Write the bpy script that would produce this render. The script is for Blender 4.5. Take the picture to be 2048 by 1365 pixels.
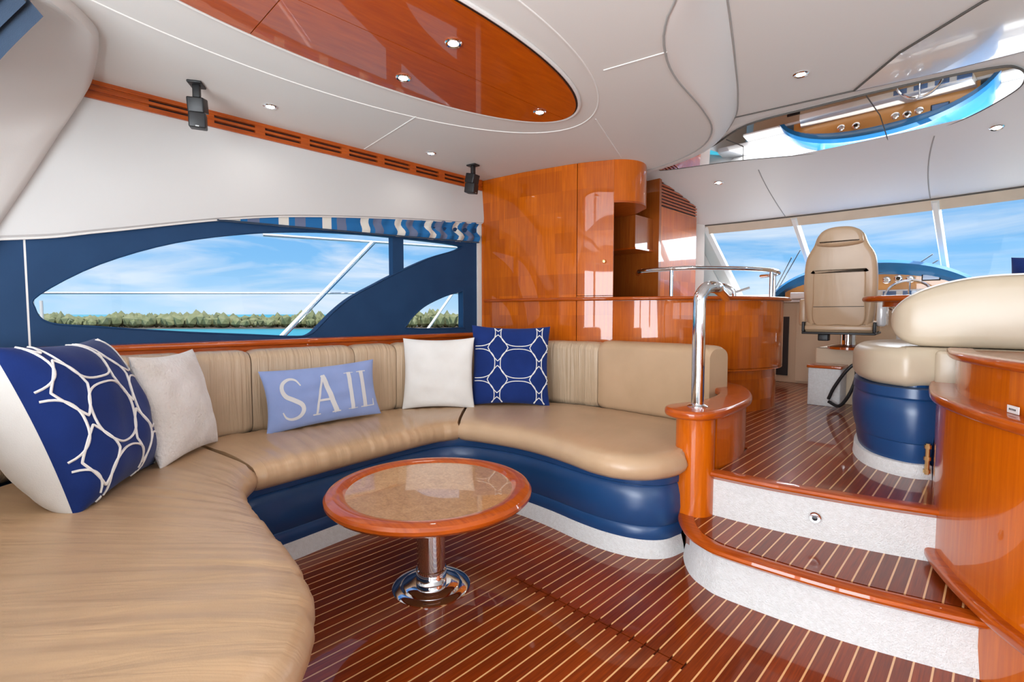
import bpy, bmesh, math, random
from mathutils import Vector, Matrix, noise
random.seed(7)
for o in list(bpy.data.objects): bpy.data.objects.remove(o)
S = bpy.context.scene
COL = S.collection
PI = math.pi

# ------------------------------------------------------------------ camera
CAM_H = 1.2
cd = bpy.data.cameras.new('camera'); cam = bpy.data.objects.new('camera', cd); COL.objects.link(cam)
cd.sensor_fit = 'HORIZONTAL'; cd.sensor_width = 36.0; cd.lens = 36.0*991/2048
cd.clip_start = 0.02; cd.clip_end = 5000
cam.location = (0, 0, CAM_H)
cam.rotation_euler = (PI/2-math.atan(54/991), 0, math.radians(44.5))
S.camera = cam

# ------------------------------------------------------------------ exposure, sky, sun, added fill lamps
vs = S.view_settings
vs.view_transform = 'Standard'; vs.look = 'None'; vs.gamma = 1.0; vs.use_curve_mapping = False
vs.exposure = 0.10
S.display_settings.display_device = 'sRGB'

def make_world():
    w = bpy.data.worlds.new('sky'); S.world = w; w.use_nodes = True
    nt = w.node_tree; n = nt.nodes; l = nt.links
    n.clear()
    out = n.new('ShaderNodeOutputWorld'); bg = n.new('ShaderNodeBackground')
    tc = n.new('ShaderNodeTexCoord'); sep = n.new('ShaderNodeSeparateXYZ')
    l.new(tc.outputs['Generated'], sep.inputs[0])
    rp = n.new('ShaderNodeValToRGB')
    e = rp.color_ramp.elements
    e[0].position = 0.0; e[0].color = (0.50, 0.75, 0.97, 1)
    e[1].position = 0.75; e[1].color = (0.05, 0.20, 0.60, 1)
    a = e.new(0.10); a.color = (0.24, 0.56, 0.94, 1)
    a = e.new(0.28); a.color = (0.13, 0.41, 0.85, 1)
    l.new(sep.outputs['Z'], rp.inputs[0])
    # streaky clouds
    mp = n.new('ShaderNodeMapping'); mp.inputs['Scale'].default_value = (1.5, 2.6, 13.0)
    mp.inputs['Rotation'].default_value = (0.05, -0.04, 0.4)
    nz = n.new('ShaderNodeTexNoise'); nz.inputs['Scale'].default_value = 1.25
    nz.inputs['Detail'].default_value = 7; nz.inputs['Roughness'].default_value = 0.56
    nz.inputs['Distortion'].default_value = 0.6
    l.new(tc.outputs['Generated'], mp.inputs[0]); l.new(mp.outputs[0], nz.inputs['Vector'])
    cr = n.new('ShaderNodeValToRGB'); c = cr.color_ramp.elements
    c[0].position = 0.44; c[0].color = (0, 0, 0, 1); c[1].position = 0.68; c[1].color = (0.9, 0.9, 0.9, 1)
    l.new(nz.outputs['Fac'], cr.inputs[0])
    mx = n.new('ShaderNodeMix'); mx.data_type = 'RGBA'
    l.new(cr.outputs[0], mx.inputs['Factor']); l.new(rp.outputs[0], mx.inputs[6])
    mx.inputs[7].default_value = (0.86, 0.92, 1.0, 1)
    l.new(mx.outputs[2], bg.inputs[0]); bg.inputs[1].default_value = 0.95
    l.new(bg.outputs[0], out.inputs[0])
make_world()

sd = bpy.data.lights.new('sun', 'SUN'); so = bpy.data.objects.new('sun', sd); COL.objects.link(so)
sd.energy = 6.5; sd.angle = 0.01; sd.color = (1, 0.95, 0.87)
so.rotation_euler = (math.radians(12), math.radians(22), 0)

def area(name, loc, rot, sx, sy, power, col=(1, 1, 1)):
    d = bpy.data.lights.new(name, 'AREA'); d.shape = 'RECTANGLE'; d.size = sx; d.size_y = sy
    d.energy = power; d.color = col
    o = bpy.data.objects.new(name, d); COL.objects.link(o); o.location = loc; o.rotation_euler = rot
    return o
R = math.radians
# added fill lamps in place of window daylight; aft one tilted up for ceilings
area('fill_aft_door', (-0.35, -1.97, 1.15), (R(116), 0, 0), 2.6, 2.0, 255, (0.93, 0.96, 1))
area('fill_starboard', (1.75, 1.3, 1.45), (R(108), 0, R(90)), 2.8, 0.75, 26, (0.93, 0.96, 1))
area('fill_windshield', (-0.9, 6.6, 2.35), (R(-55), 0, 0), 2.6, 0.9, 110, (0.93, 0.96, 1))

# ------------------------------------------------------------------ node materials
MATS = {}
def base_mat(name, col, rough=0.5, metal=0.0, coat=0.0, coat_rough=0.03, spec=0.5, emit=None, estr=0):
    m = bpy.data.materials.new(name); m.use_nodes = True
    b = m.node_tree.nodes['Principled BSDF']
    b.inputs['Base Color'].default_value = (*col, 1)
    b.inputs['Roughness'].default_value = rough; b.inputs['Metallic'].default_value = metal
    b.inputs['Coat Weight'].default_value = coat; b.inputs['Coat Roughness'].default_value = coat_rough
    b.inputs['Specular IOR Level'].default_value = spec
    if emit:
        b.inputs['Emission Color'].default_value = (*emit, 1); b.inputs['Emission Strength'].default_value = estr
    MATS[name] = m
    return m, m.node_tree.nodes, m.node_tree.links, b
def coords(n, l, kind, scale, rot=(0, 0, 0)):
    tc = n.new('ShaderNodeTexCoord'); mp = n.new('ShaderNodeMapping')
    mp.inputs['Scale'].default_value = scale; mp.inputs['Rotation'].default_value = rot
    l.new(tc.outputs[kind], mp.inputs[0]); return mp.outputs[0]
def noise_n(n, l, vec, scale=1, detail=4, rough=0.5, dist=0):
    t = n.new('ShaderNodeTexNoise'); t.inputs['Scale'].default_value = scale
    t.inputs['Detail'].default_value = detail; t.inputs['Roughness'].default_value = rough
    t.inputs['Distortion'].default_value = dist
    l.new(vec, t.inputs['Vector']); return t.outputs['Fac']
def ramp(n, l, fac, stops):
    r = n.new('ShaderNodeValToRGB'); e = r.color_ramp.elements
    e[0].position, e[0].color = stops[0][0], (*stops[0][1], 1)
    e[1].position, e[1].color = stops[-1][0], (*stops[-1][1], 1)
    for p, c in stops[1:-1]:
        x = e.new(p); x.color = (*c, 1)
    l.new(fac, r.inputs[0]); return r.outputs[0]
def mixc(n, l, fac, a, b, mode='MIX'):
    m = n.new('ShaderNodeMix'); m.data_type = 'RGBA'; m.blend_type = mode
    if isinstance(fac, (int, float)): m.inputs['Factor'].default_value = fac
    else: l.new(fac, m.inputs['Factor'])
    for k, v in ((6, a), (7, b)):
        if isinstance(v, tuple): m.inputs[k].default_value = (*v, 1)
        else: l.new(v, m.inputs[k])
    return m.outputs[2]
def bump(n, l, b, h, strength=0.3, dist=0.01, coat=False):
    u = n.new('ShaderNodeBump'); u.inputs['Strength'].default_value = strength; u.inputs['Distance'].default_value = dist
    l.new(h, u.inputs['Height']); l.new(u.outputs[0], b.inputs['Normal'])

def wood(name, c1, c2, grain=(70, 4, 1), blocks=None, rough=0.35, kind='UV', coat=0.78, spread=0.5):
    m, n, l, b = base_mat(name, c1, rough, coat=coat, coat_rough=0.025, spec=0.15)
    g = noise_n(n, l, coords(n, l, kind, grain), 1, 5, 0.6, 0.4)
    col = ramp(n, l, g, [(0.25, c2), (0.62, c1), (0.85, tuple(min(1, x*1.3) for x in c1))])
    if blocks:
        bt = n.new('ShaderNodeTexBrick'); bt.inputs['Scale'].default_value = 1
        bt.inputs['Brick Width'].default_value = blocks[0]; bt.inputs['Row Height'].default_value = blocks[1]
        bt.inputs['Mortar Size'].default_value = 0; bt.offset = 0.37; bt.squash = 0.8
        bt.inputs['Color1'].default_value = (0.62, 0.54, 0.5, 1); bt.inputs['Color2'].default_value = (1.12, 1.2, 1.25, 1)
        l.new(coords(n, l, kind, (1, 1, 1)), bt.inputs['Vector'])
        col = mixc(n, l, spread, col, bt.outputs['Color'], 'MULTIPLY')
    l.new(col, b.inputs['Base Color'])
    return m
wood('cherry', (0.60, 0.128, 0.001), (0.45, 0.075, 0.0007), (60, 3, 1), (0.21, 0.17), spread=0.6)
wood('cherry_plain', (0.58, 0.122, 0.0015), (0.46, 0.080, 0.001), (60, 3, 1))
wood('mahogany', (0.46, 0.085, 0.005), (0.30, 0.042, 0.002), (6, 60, 1))
wood('ceiling_wood', (0.46, 0.080, 0.002), (0.35, 0.050, 0.001), (40, 5, 1))
wood('niche_wood', (0.33, 0.085, 0.010), (0.26, 0.050, 0.006), (60, 3, 1))

def plank_mat():
    m, n, l, b = base_mat('teak_plank', (0.15, 0.03, 0.01), 0.35, coat=0.6, coat_rough=0.03, spec=0.15)
    g = noise_n(n, l, coords(n, l, 'Object', (140, 5, 10)), 1, 4, 0.6, 0.2)
    col = ramp(n, l, g, [(0.2, (0.12, 0.016, 0.002)), (0.55, (0.23, 0.034, 0.003)), (0.85, (0.32, 0.056, 0.006))])
    oi = n.new('ShaderNodeObjectInfo')
    tint = ramp(n, l, oi.outputs['Random'], [(0, (0.78, 0.74, 0.7)), (1, (1.15, 1.15, 1.1))])
    big = noise_n(n, l, coords(n, l, 'Object', (1.2, 0.9, 1)), 1, 2)
    tint2 = ramp(n, l, big, [(0.3, (0.85, 0.82, 0.8)), (0.7, (1.15, 1.12, 1.05))])
    col = mixc(n, l, 1.0, col, tint, 'MULTIPLY'); col = mixc(n, l, 1.0, col, tint2, 'MULTIPLY')
    l.new(col, b.inputs['Base Color'])
plank_mat()
base_mat('holly_strip', (0.82, 0.47, 0.20), 0.35, coat=1.0)
base_mat('dark_gap', (0.012, 0.004, 0.002), 0.6)
base_mat('black', (0.012, 0.012, 0.013), 0.45)
base_mat('black_gloss', (0.01, 0.01, 0.012), 0.15)
base_mat('chrome', (0.82, 0.83, 0.85), 0.07, metal=1.0)
base_mat('brass', (0.92, 0.66, 0.30), 0.35, metal=1.0)
base_mat('mirror', (0.86, 0.86, 0.87), 0.015, metal=1.0)
base_mat('gel_white', (0.80, 0.80, 0.80), 0.25, coat=0.6)
base_mat('white_gloss', (0.74, 0.73, 0.71), 0.12, coat=1.0, coat_rough=0.02)
base_mat('seam_grey', (0.36, 0.35, 0.33), 0.7)
base_mat('seam_dark', (0.09, 0.08, 0.07), 0.7)
base_mat('seam_light', (0.78, 0.76, 0.72), 0.7)
base_mat('stitch_white', (0.80, 0.79, 0.76), 0.8)
base_mat('cream', (0.62, 0.49, 0.34), 0.55)
base_mat('white_panel', (0.76, 0.74, 0.70), 0.6)
base_mat('grey_metal', (0.5, 0.5, 0.5), 0.4, metal=0.5)
base_mat('grille_black', (0.02, 0.02, 0.022), 0.5)
base_mat('hood_blue', (0.01, 0.17, 0.42), 0.35, coat=0.4)
base_mat('screen_blue', (0.10, 0.18, 0.35), 0.1)
base_mat('paper', (0.80, 0.79, 0.78), 0.3, coat=0.6)
base_mat('lamp_glow', (1, 1, 1), 0.4, emit=(1, 0.98, 0.95), estr=6.0)
base_mat('periwinkle_plain', (0.27, 0.38, 0.66), 0.85)

def headliner():
    m, n, l, b = base_mat('headliner', (0.70, 0.68, 0.645), 0.62)
    h = noise_n(n, l, coords(n, l, 'Object', (260, 260, 260)), 1, 2)
    bump(n, l, b, h, 0.12, 0.002)
headliner()
m_, n_, l_, b_ = base_mat('headliner_soft', (0.73, 0.71, 0.68), 0.42)
h_ = noise_n(n_, l_, coords(n_, l_, 'Object', (240, 240, 240)), 1, 2); bump(n_, l_, b_, h_, 0.10, 0.002)

m_, n_, l_, b_ = base_mat('wall_vinyl', (0.60, 0.59, 0.575), 0.5)
h_ = noise_n(n_, l_, coords(n_, l_, 'Object', (240, 240, 240)), 1, 2); bump(n_, l_, b_, h_, 0.10, 0.002)
def leather(name, c1, c2, wr=(22, 2.2, 1), s=0.5, d=0.012, kind='UV', rough=0.36):
    m, n, l, b = base_mat(name, c1, rough, coat=0.12, coat_rough=0.25)
    w = noise_n(n, l, coords(n, l, kind, wr), 1, 3, 0.55, 0.8)
    fine = noise_n(n, l, coords(n, l, 'Object', (300, 300, 300)), 1, 2)
    mot = noise_n(n, l, coords(n, l, 'Object', (4, 4, 4)), 1, 3)
    l.new(ramp(n, l, mot, [(0.3, c2), (0.7, c1)]), b.inputs['Base Color'])
    a = n.new('ShaderNodeMath'); a.operation = 'MULTIPLY_ADD'; a.inputs[1].default_value = 0.03
    l.new(fine, a.inputs[0]); l.new(w, a.inputs[2])
    bump(n, l, b, a.outputs[0], s, d)
leather('leather_seat', (0.50, 0.325, 0.185), (0.43, 0.275, 0.15), (17, 1.8, 1), 0.36, 0.012)
leather('leather_smooth', (0.53, 0.355, 0.215), (0.47, 0.315, 0.185), (9, 1.2, 1), 0.28, 0.010)
leather('leather_back', (0.54, 0.40, 0.265), (0.48, 0.35, 0.225), (30, 1.1, 1), 0.85, 0.014)
leather('leather_pale', (0.56, 0.465, 0.34), (0.51, 0.42, 0.30), (5, 4, 1), 0.2, 0.012)
leather('navy_vinyl', (0.010, 0.058, 0.175), (0.008, 0.050, 0.155), (3, 3, 1), 0.05, 0.004, rough=0.33)

def cloth(name, c1, c2, scale=220, s=0.3, d=0.003, rough=0.9, sheen=0.3, mott=6):
    m, n, l, b = base_mat(name, c1, rough, spec=0.2)
    b.inputs['Sheen Weight'].default_value = sheen
    f = noise_n(n, l, coords(n, l, 'Object', (scale, scale, scale)), 1, 3)
    g = noise_n(n, l, coords(n, l, 'Object', (mott, mott, mott)), 1, 4)
    l.new(ramp(n, l, g, [(0.3, c2), (0.7, c1)]), b.inputs['Base Color'])
    bump(n, l, b, f, s, d)
cloth('navy_cloth', (0.009, 0.030, 0.165), (0.006, 0.022, 0.125), sheen=0.1)
cloth('white_cloth', (0.74, 0.73, 0.70), (0.68, 0.66, 0.62))
cloth('white_fur', (0.80, 0.79, 0.77), (0.66, 0.63, 0.58), 70, 0.6, 0.012)
cloth('periwinkle', (0.26, 0.34, 0.60), (0.22, 0.30, 0.55), 400, 0.3, 0.002)
cloth('wall_blue', (0.015, 0.054, 0.135), (0.012, 0.046, 0.118), 300, 0.15, 0.001, rough=0.55, sheen=0.0)
cloth('curtain_blue', (0.028, 0.052, 0.092), (0.020, 0.040, 0.075), 300)
cloth('carpet', (0.72, 0.72, 0.71), (0.64, 0.63, 0.61), 170, 0.9, 0.006, mott=60)
cloth('header_beige', (0.66, 0.56, 0.44), (0.60, 0.50, 0.39))

def valance_mat():
    m, n, l, b = base_mat('striped_cloth', (0.5, 0.5, 0.5), 0.85, spec=0.2)
    v = coords(n, l, 'UV', (1/0.30, 1, 1))
    sp = n.new('ShaderNodeSeparateXYZ'); l.new(v, sp.inputs[0])
    fr = n.new('ShaderNodeMath'); fr.operation = 'FRACT'; l.new(sp.outputs[0], fr.inputs[0])
    r = n.new('ShaderNodeValToRGB'); r.color_ramp.interpolation = 'CONSTANT'
    e = r.color_ramp.elements; e[0].position = 0; e[0].color = (0.02, 0.14, 0.36, 1)
    e[1].position = 0.30; e[1].color = (0.70, 0.67, 0.60, 1)
    x = e.new(0.52); x.color = (0.02, 0.15, 0.38, 1); x = e.new(0.66); x.color = (0.14, 0.17, 0.27, 1); x = e.new(0.9); x.color = (0.02, 0.14, 0.36, 1)
    l.new(fr.outputs[0], r.inputs[0]); l.new(r.outputs[0], b.inputs['Base Color'])
valance_mat()

def burl_mat():
    m, n, l, b = base_mat('burl', (0.5, 0.28, 0.12), 0.3, coat=1.0, coat_rough=0.02)
    a = noise_n(n, l, coords(n, l, 'Object', (26, 26, 26)), 1, 6, 0.7, 1.4)
    c = noise_n(n, l, coords(n, l, 'Object', (110, 110, 110)), 1, 3, 0.6)
    col = ramp(n, l, a, [(0.25, (0.36, 0.165, 0.055)), (0.5, (0.52, 0.28, 0.115)), (0.75, (0.64, 0.38, 0.18))])
    t = ramp(n, l, c, [(0.3, (0.78, 0.75, 0.7)), (0.6, (1.05, 1.05, 1.05))])
    l.new(mixc(n, l, 1.0, col, t, 'MULTIPLY'), b.inputs['Base Color'])
burl_mat()

def glass_mat(name, tint=(1, 1, 1), refl=0.06):
    m = bpy.data.materials.new(name); m.use_nodes = True; n = m.node_tree.nodes; l = m.node_tree.links
    n.clear(); out = n.new('ShaderNodeOutputMaterial'); mx = n.new('ShaderNodeMixShader')
    t = n.new('ShaderNodeBsdfTransparent'); g = n.new('ShaderNodeBsdfGlossy')
    t.inputs[0].default_value = (*tint, 1); g.inputs['Roughness'].default_value = 0.0
    mx.inputs[0].default_value = refl
    l.new(t.outputs[0], mx.inputs[1]); l.new(g.outputs[0], mx.inputs[2]); l.new(mx.outputs[0], out.inputs[0])
    MATS[name] = m
glass_mat('glass', (0.98, 0.99, 1.0), 0.004)
glass_mat('glass_shield', (0.95, 0.98, 1.0), 0.02)

def sea_mat():
    m, n, l, b = base_mat('sea_water', (0.03, 0.36, 0.50), 0.35, spec=0.25)
    h = noise_n(n, l, coords(n, l, 'Object', (0.5, 1.6, 1)), 1, 4, 0.6)
    bump(n, l, b, h, 0.5, 0.3)
    f = noise_n(n, l, coords(n, l, 'Object', (0.02, 0.05, 1)), 1, 3)
    l.new(ramp(n, l, f, [(0.3, (0.01, 0.22, 0.31)), (0.7, (0.035, 0.29, 0.36))]), b.inputs['Base Color'])
sea_mat()
def foliage_mat():
    m, n, l, b = base_mat('mangrove', (0.2, 0.25, 0.06), 0.8)
    f = noise_n(n, l, coords(n, l, 'Object', (0.9, 0.9, 1.4)), 1, 5, 0.7)
    l.new(ramp(n, l, f, [(0.25, (0.07, 0.085, 0.035)), (0.5, (0.15, 0.165, 0.07)), (0.75, (0.25, 0.24, 0.14))]), b.inputs['Base Color'])
foliage_mat()
base_mat('shore_rock', (0.16, 0.13, 0.10), 0.9)

# ------------------------------------------------------------------ mesh helpers
def new_obj(name, verts, faces, mat, parent=None, smooth=True, uv=None, angle=35, closed=True):
    me = bpy.data.meshes.new(name)
    me.from_pydata([tuple(v) for v in verts], [], faces)
    if uv:
        ul = me.uv_layers.new(name='UVMap')
        for lp in me.loops: ul.data[lp.index].uv = uv[lp.vertex_index]
    bm = bmesh.new(); bm.from_mesh(me)
    bmesh.ops.recalc_face_normals(bm, faces=bm.faces)
    if not uv:
        ul = bm.loops.layers.uv.new('UVMap')
        for f in bm.faces:
            nx, ny, nz = abs(f.normal.x), abs(f.normal.y), abs(f.normal.z)
            for lp in f.loops:
                c = lp.vert.co
                lp[ul].uv = (c.x, c.y) if nz > max(nx, ny) else ((c.y, c.z) if nx > ny else (c.x, c.z))
    bm.to_mesh(me); bm.free()
    if smooth:
        me.polygons.foreach_set('use_smooth', [True]*len(me.polygons))
        me.set_sharp_from_angle(angle=math.radians(angle))
    o = bpy.data.objects.new(name, me); COL.objects.link(o)
    if mat: me.materials.append(MATS[mat])
    if parent: adopt(o, parent)
    return o
def adopt(o, parent):
    o.parent = parent
    root = parent; M = Matrix()
    # everything is modelled in world space: cancel the parent's placement
    p = parent
    M = world_of(p)
    o.matrix_parent_inverse = M.inverted()
def world_of(o):
    m = Matrix.LocRotScale(o.location, o.rotation_euler, o.scale)
    return world_of(o.parent) @ o.matrix_parent_inverse @ m if o.parent else m
def tag(o, label, cat, group=None):
    o['label'] = label; o['category'] = cat
    if group: o['group'] = group
    return o
def struct(o):
    o['kind'] = 'structure'; return o
def thing(name, label, cat, loc=(0, 0, 0), group=None):
    o = bpy.data.objects.new(name, None); COL.objects.link(o); o.location = loc
    o.empty_display_size = 0.1
    return tag(o, label, cat, group)
def sroot(name, loc=(0, 0, 0)):
    o = bpy.data.objects.new(name, None); COL.objects.link(o); o.location = loc
    return struct(o)

def cr(pts, n=8, closed=False):
    """Catmull-Rom through the points"""
    P = [Vector(p) for p in pts]; out = []; m = len(P)
    rng = range(m if closed else m-1)
    for i in rng:
        if closed: a, b, c, d = P[i-1], P[i], P[(i+1) % m], P[(i+2) % m]
        else:
            b, c = P[i], P[i+1]
            a = P[i-1] if i > 0 else b*2-c
            d = P[i+2] if i+2 < m else c*2-b
        for k in range(n):
            t = k/n
            out.append(0.5*((2*b)+(c-a)*t+(2*a-5*b+4*c-d)*t*t+(3*b-a-3*c+d)*t**3))
    if not closed: out.append(P[-1])
    return out
def resample(path, n):
    L = [0]
    for a, b in zip(path, path[1:]): L.append(L[-1]+(b-a).length)
    out = []; j = 0
    for k in range(n):
        s = L[-1]*k/(n-1)
        while j < len(L)-2 and L[j+1] < s: j += 1
        t = (s-L[j])/max(1e-9, L[j+1]-L[j]); out.append(path[j].lerp(path[j+1], min(1, t)))
    return out
def normals2(path, closed=False):
    out = []; n = len(path)
    for i in range(n):
        a = path[i-1] if (i > 0 or closed) else path[i]
        b = path[(i+1) % n] if (i < n-1 or closed) else path[i]
        t = (b-a).normalized(); out.append(Vector((t.y, -t.x)))   # right-hand side of travel
    return out
def sweep(path, prof, closed=False, cprof=False, ends=None, gather=None):
    """profile (offset to the right of travel, z) along a plan path; UV in metres"""
    path = [Vector((p[0], p[1])) for p in path]
    N = normals2(path, closed); V = []; F = []; UV = []; m = len(prof); n = len(path)
    cx = sum(p[0] for p in prof)/m; cz = sum(p[1] for p in prof)/m
    pl = [0]
    for a, b in zip(prof, prof[1:]): pl.append(pl[-1]+math.hypot(b[0]-a[0], b[1]-a[1]))
    s = 0
    for i, (p, nn) in enumerate(zip(path, N)):
        if i: s += (p-path[i-1]).length
        k = 1.0
        if ends:
            if i < len(ends): k = ends[i]
            elif n-1-i < len(ends): k = ends[n-1-i]
        for j, (o, z) in enumerate(prof):
            oo, zz = cx+(o-cx)*k, cz+(z-cz)*k
            if gather: oo, zz = gather(s, j, oo, zz)
            q = p+nn*oo; V.append((q.x, q.y, zz)); UV.append((s, pl[j] if not cprof else z))
    mm = m if cprof else m-1
    for i in range(n if closed else n-1):
        i2 = (i+1) % n
        for j in range(mm):
            j2 = (j+1) % m
            F.append((i*m+j, i2*m+j, i2*m+j2, i*m+j2))
    if cprof and not closed:
        F.append(tuple(range(m))); F.append(tuple((n-1)*m+j for j in reversed(range(m))))
    return V, F, UV
def rrect(x0, x1, z0, z1, r, k=4, bulge=0):
    """rounded rectangle profile, counter-clockwise"""
    out = []
    for cxx, cz, a0 in ((x1-r, z0+r, -90), (x1-r, z1-r, 0), (x0+r, z1-r, 90), (x0+r, z0+r, 180)):
        for i in range(k+1):
            a = math.radians(a0+90*i/k); out.append((cxx+r*math.cos(a), cz+r*math.sin(a)))
    if bulge:
        mz = (z0+z1)/2; hz = (z1-z0)/2
        out = [(x+(bulge if x > (x0+x1)/2 else 0)*(1-min(1, abs((z-mz)/hz))**2), z) for x, z in out]
    return out
def prism(poly, z0, z1, bev=0.0, segs=3):
    n = len(poly); V = []; F = []
    P = [Vector((p[0], p[1])) for p in poly]
    if sum(P[i].x*P[(i+1) % n].y-P[(i+1) % n].x*P[i].y for i in range(n)) < 0: P.reverse()
    N = normals2(P, True)
    rings = [(0, z0)]
    if bev:
        rings = [(-bev*(1-math.sin(PI/2*i/segs)), z0+bev*(1-math.cos(PI/2*i/segs))) for i in range(segs+1)]
        rings += [(-bev*(1-math.cos(PI/2*i/segs)), z1-bev*(1-math.sin(PI/2*i/segs))) for i in range(segs+1)]
    else: rings = [(0, z0), (0, z1)]
    for o, z in rings:
        for p, nn in zip(P, N): V.append((p.x+nn.x*o, p.y+nn.y*o, z))
    for r in range(len(rings)-1):
        for i in range(n):
            i2 = (i+1) % n; F.append((r*n+i, r*n+i2, (r+1)*n+i2, (r+1)*n+i))
    F.append(tuple(reversed(range(n)))); F.append(tuple(range((len(rings)-1)*n, len(rings)*n)))
    return V, F
def tube(pts, r, k=8, closed=False):
    P = [Vector(p) for p in pts]; n = len(P); V = []; F = []
    prev = None
    for i, p in enumerate(P):
        a = P[i-1] if (i > 0 or closed) else p; b = P[(i+1) % n] if (i < n-1 or closed) else p
        t = (b-a).normalized()
        if prev is None:
            u = t.cross(Vector((0, 0, 1)))
            if u.length < 1e-3: u = t.cross(Vector((1, 0, 0)))
        else: u = prev-t*prev.dot(t)
        u.normalize(); w = t.cross(u); prev = u
        rr = r[i] if isinstance(r, (list, tuple)) else r
        for j in range(k):
            a_ = 2*PI*j/k; V.append(p+u*rr*math.cos(a_)+w*rr*math.sin(a_))
    for i in range(n if closed else n-1):
        i2 = (i+1) % n
        for j in range(k):
            j2 = (j+1) % k; F.append((i*k+j, i2*k+j, i2*k+j2, i*k+j2))
    if not closed:
        F.append(tuple(range(k))); F.append(tuple((n-1)*k+j for j in reversed(range(k))))
    return V, F
def lathe(prof, c=(0, 0, 0), k=48, axis='Z'):
    V = []; F = []; m = len(prof)
    for i in range(k):
        a = 2*PI*i/k
        for r, z in prof: V.append((r*math.cos(a), r*math.sin(a), z))
    for i in range(k):
        i2 = (i+1) % k
        for j in range(m-1): F.append((i*m+j, i2*m+j, i2*m+j+1, i*m+j+1))
    # merge poles by tiny caps
    if prof[0][0] > 0.01 and prof[-1][0] > 0.01:
        for i in range(k):
            i2 = (i+1) % k; F.append((i*m+m-1, i2*m+m-1, i2*m, i*m))
    else:
        F.append(tuple(i*m for i in reversed(range(k)))); F.append(tuple(i*m+m-1 for i in range(k)))
    return [(x+c[0], y+c[1], z+c[2]) for x, y, z in V], F
def box(x0, x1, y0, y1, z0, z1, bev=0.0):
    if not bev:
        V = [(x, y, z) for z in (z0, z1) for y in (y0, y1) for x in (x0, x1)]
        return V, [(0, 2, 3, 1), (4, 5, 7, 6), (0, 1, 5, 4), (2, 6, 7, 3), (0, 4, 6, 2), (1, 3, 7, 5)]
    r = bev; poly = []
    for cxx, cy, a0 in ((x1-r, y0+r, -90), (x1-r, y1-r, 0), (x0+r, y1-r, 90), (x0+r, y0+r, 180)):
        for i in range(4):
            a = math.radians(a0+30*i); poly.append((cxx+r*math.cos(a), cy+r*math.sin(a)))
    return prism(poly, z0, z1, bev*0.8)
def merge(*parts):
    V = []; F = []
    for v, f in parts:
        b = len(V); V += list(v); F += [tuple(i+b for i in q) for q in f]
    return V, F
def xf(vf, M):
    v, f = vf; return [M @ Vector(p) for p in v], f
def place(vf, loc, rz=0, rx=0, ry=0):
    M = Matrix.Translation(loc) @ Matrix.Rotation(rz, 4, 'Z') @ Matrix.Rotation(rx, 4, 'X') @ Matrix.Rotation(ry, 4, 'Y')
    return xf(vf, M)
def holed(outer, holes, thick, remap):
    """flat panel with holes: 2D filled curve -> mesh, then remapped to the world"""
    cu = bpy.data.curves.new('tmp', 'CURVE'); cu.dimensions = '2D'; cu.fill_mode = 'BOTH'; cu.extrude = thick/2
    for ring in [outer]+holes:
        sp = cu.splines.new('POLY'); sp.points.add(len(ring)-1); sp.use_cyclic_u = True
        for p, q in zip(sp.points, ring): p.co = (q[0], q[1], 0, 1)
    ob = bpy.data.objects.new('tmp', cu); COL.objects.link(ob)
    dg = bpy.context.evaluated_depsgraph_get()
    me = bpy.data.meshes.new_from_object(ob.evaluated_get(dg))
    V = [remap(*v.co) for v in me.vertices]; F = [tuple(p.vertices) for p in me.polygons]
    bpy.data.objects.remove(ob); bpy.data.curves.remove(cu); bpy.data.meshes.remove(me)
    return V, F
def clip(poly, axis, val, keep):
    """clip a polygon by x or y >= / <= val"""
    out = []; n = len(poly); ins = lambda p: (p[axis] >= val) if keep > 0 else (p[axis] <= val)
    for i in range(n):
        a, b = poly[i], poly[(i+1) % n]
        if ins(a): out.append(a)
        if ins(a) != ins(b):
            t = (val-a[axis])/(b[axis]-a[axis]); out.append((a[0]+(b[0]-a[0])*t, a[1]+(b[1]-a[1])*t))
    return out

def arc_y(path, X):
    """y of a plan path (single-valued in x) at X"""
    for a, b in zip(path, path[1:]):
        lo, hi = min(a.x, b.x), max(a.x, b.x)
        if lo <= X <= hi and hi > lo: return a.y+(b.y-a.y)*(X-a.x)/(b.x-a.x)
    return path[0].y if abs(X-path[0].x) < abs(X-path[-1].x) else path[-1].y

# ================================================================== THE SETTING
Z1, Z2 = 0.20, 0.42          # step tread, upper floor
ZC, ZH = 2.42, 2.52          # salon ceiling, helm ceiling
PW, SW = -3.50, 1.50         # port and starboard walls
PITCH = 0.0507

# ---- plan curves
nose1 = cr([(-1.13, 2.42), (-1.075, 2.28), (-0.98, 2.15), (-0.88, 2.085), (-0.78, 2.062), (-0.5, 2.075), (-0.28, 2.108), (0.03, 2.19), (0.16, 2.24)], 8)
nose2 = cr([(-0.98, 2.395), (-0.78, 2.41), (-0.6, 2.435), (-0.34, 2.49), (-0.10, 2.565), (0.05, 2.63)], 8)
cabc = cr([(-0.20, 3.12), (-0.18, 2.80), (-0.15, 2.575), (-0.09, 2.39), (-0.01, 2.21), (0.085, 2.05), (0.22, 1.88), (0.45, 1.68), (0.8, 1.5), (1.5, 1.35)], 8)

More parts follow.
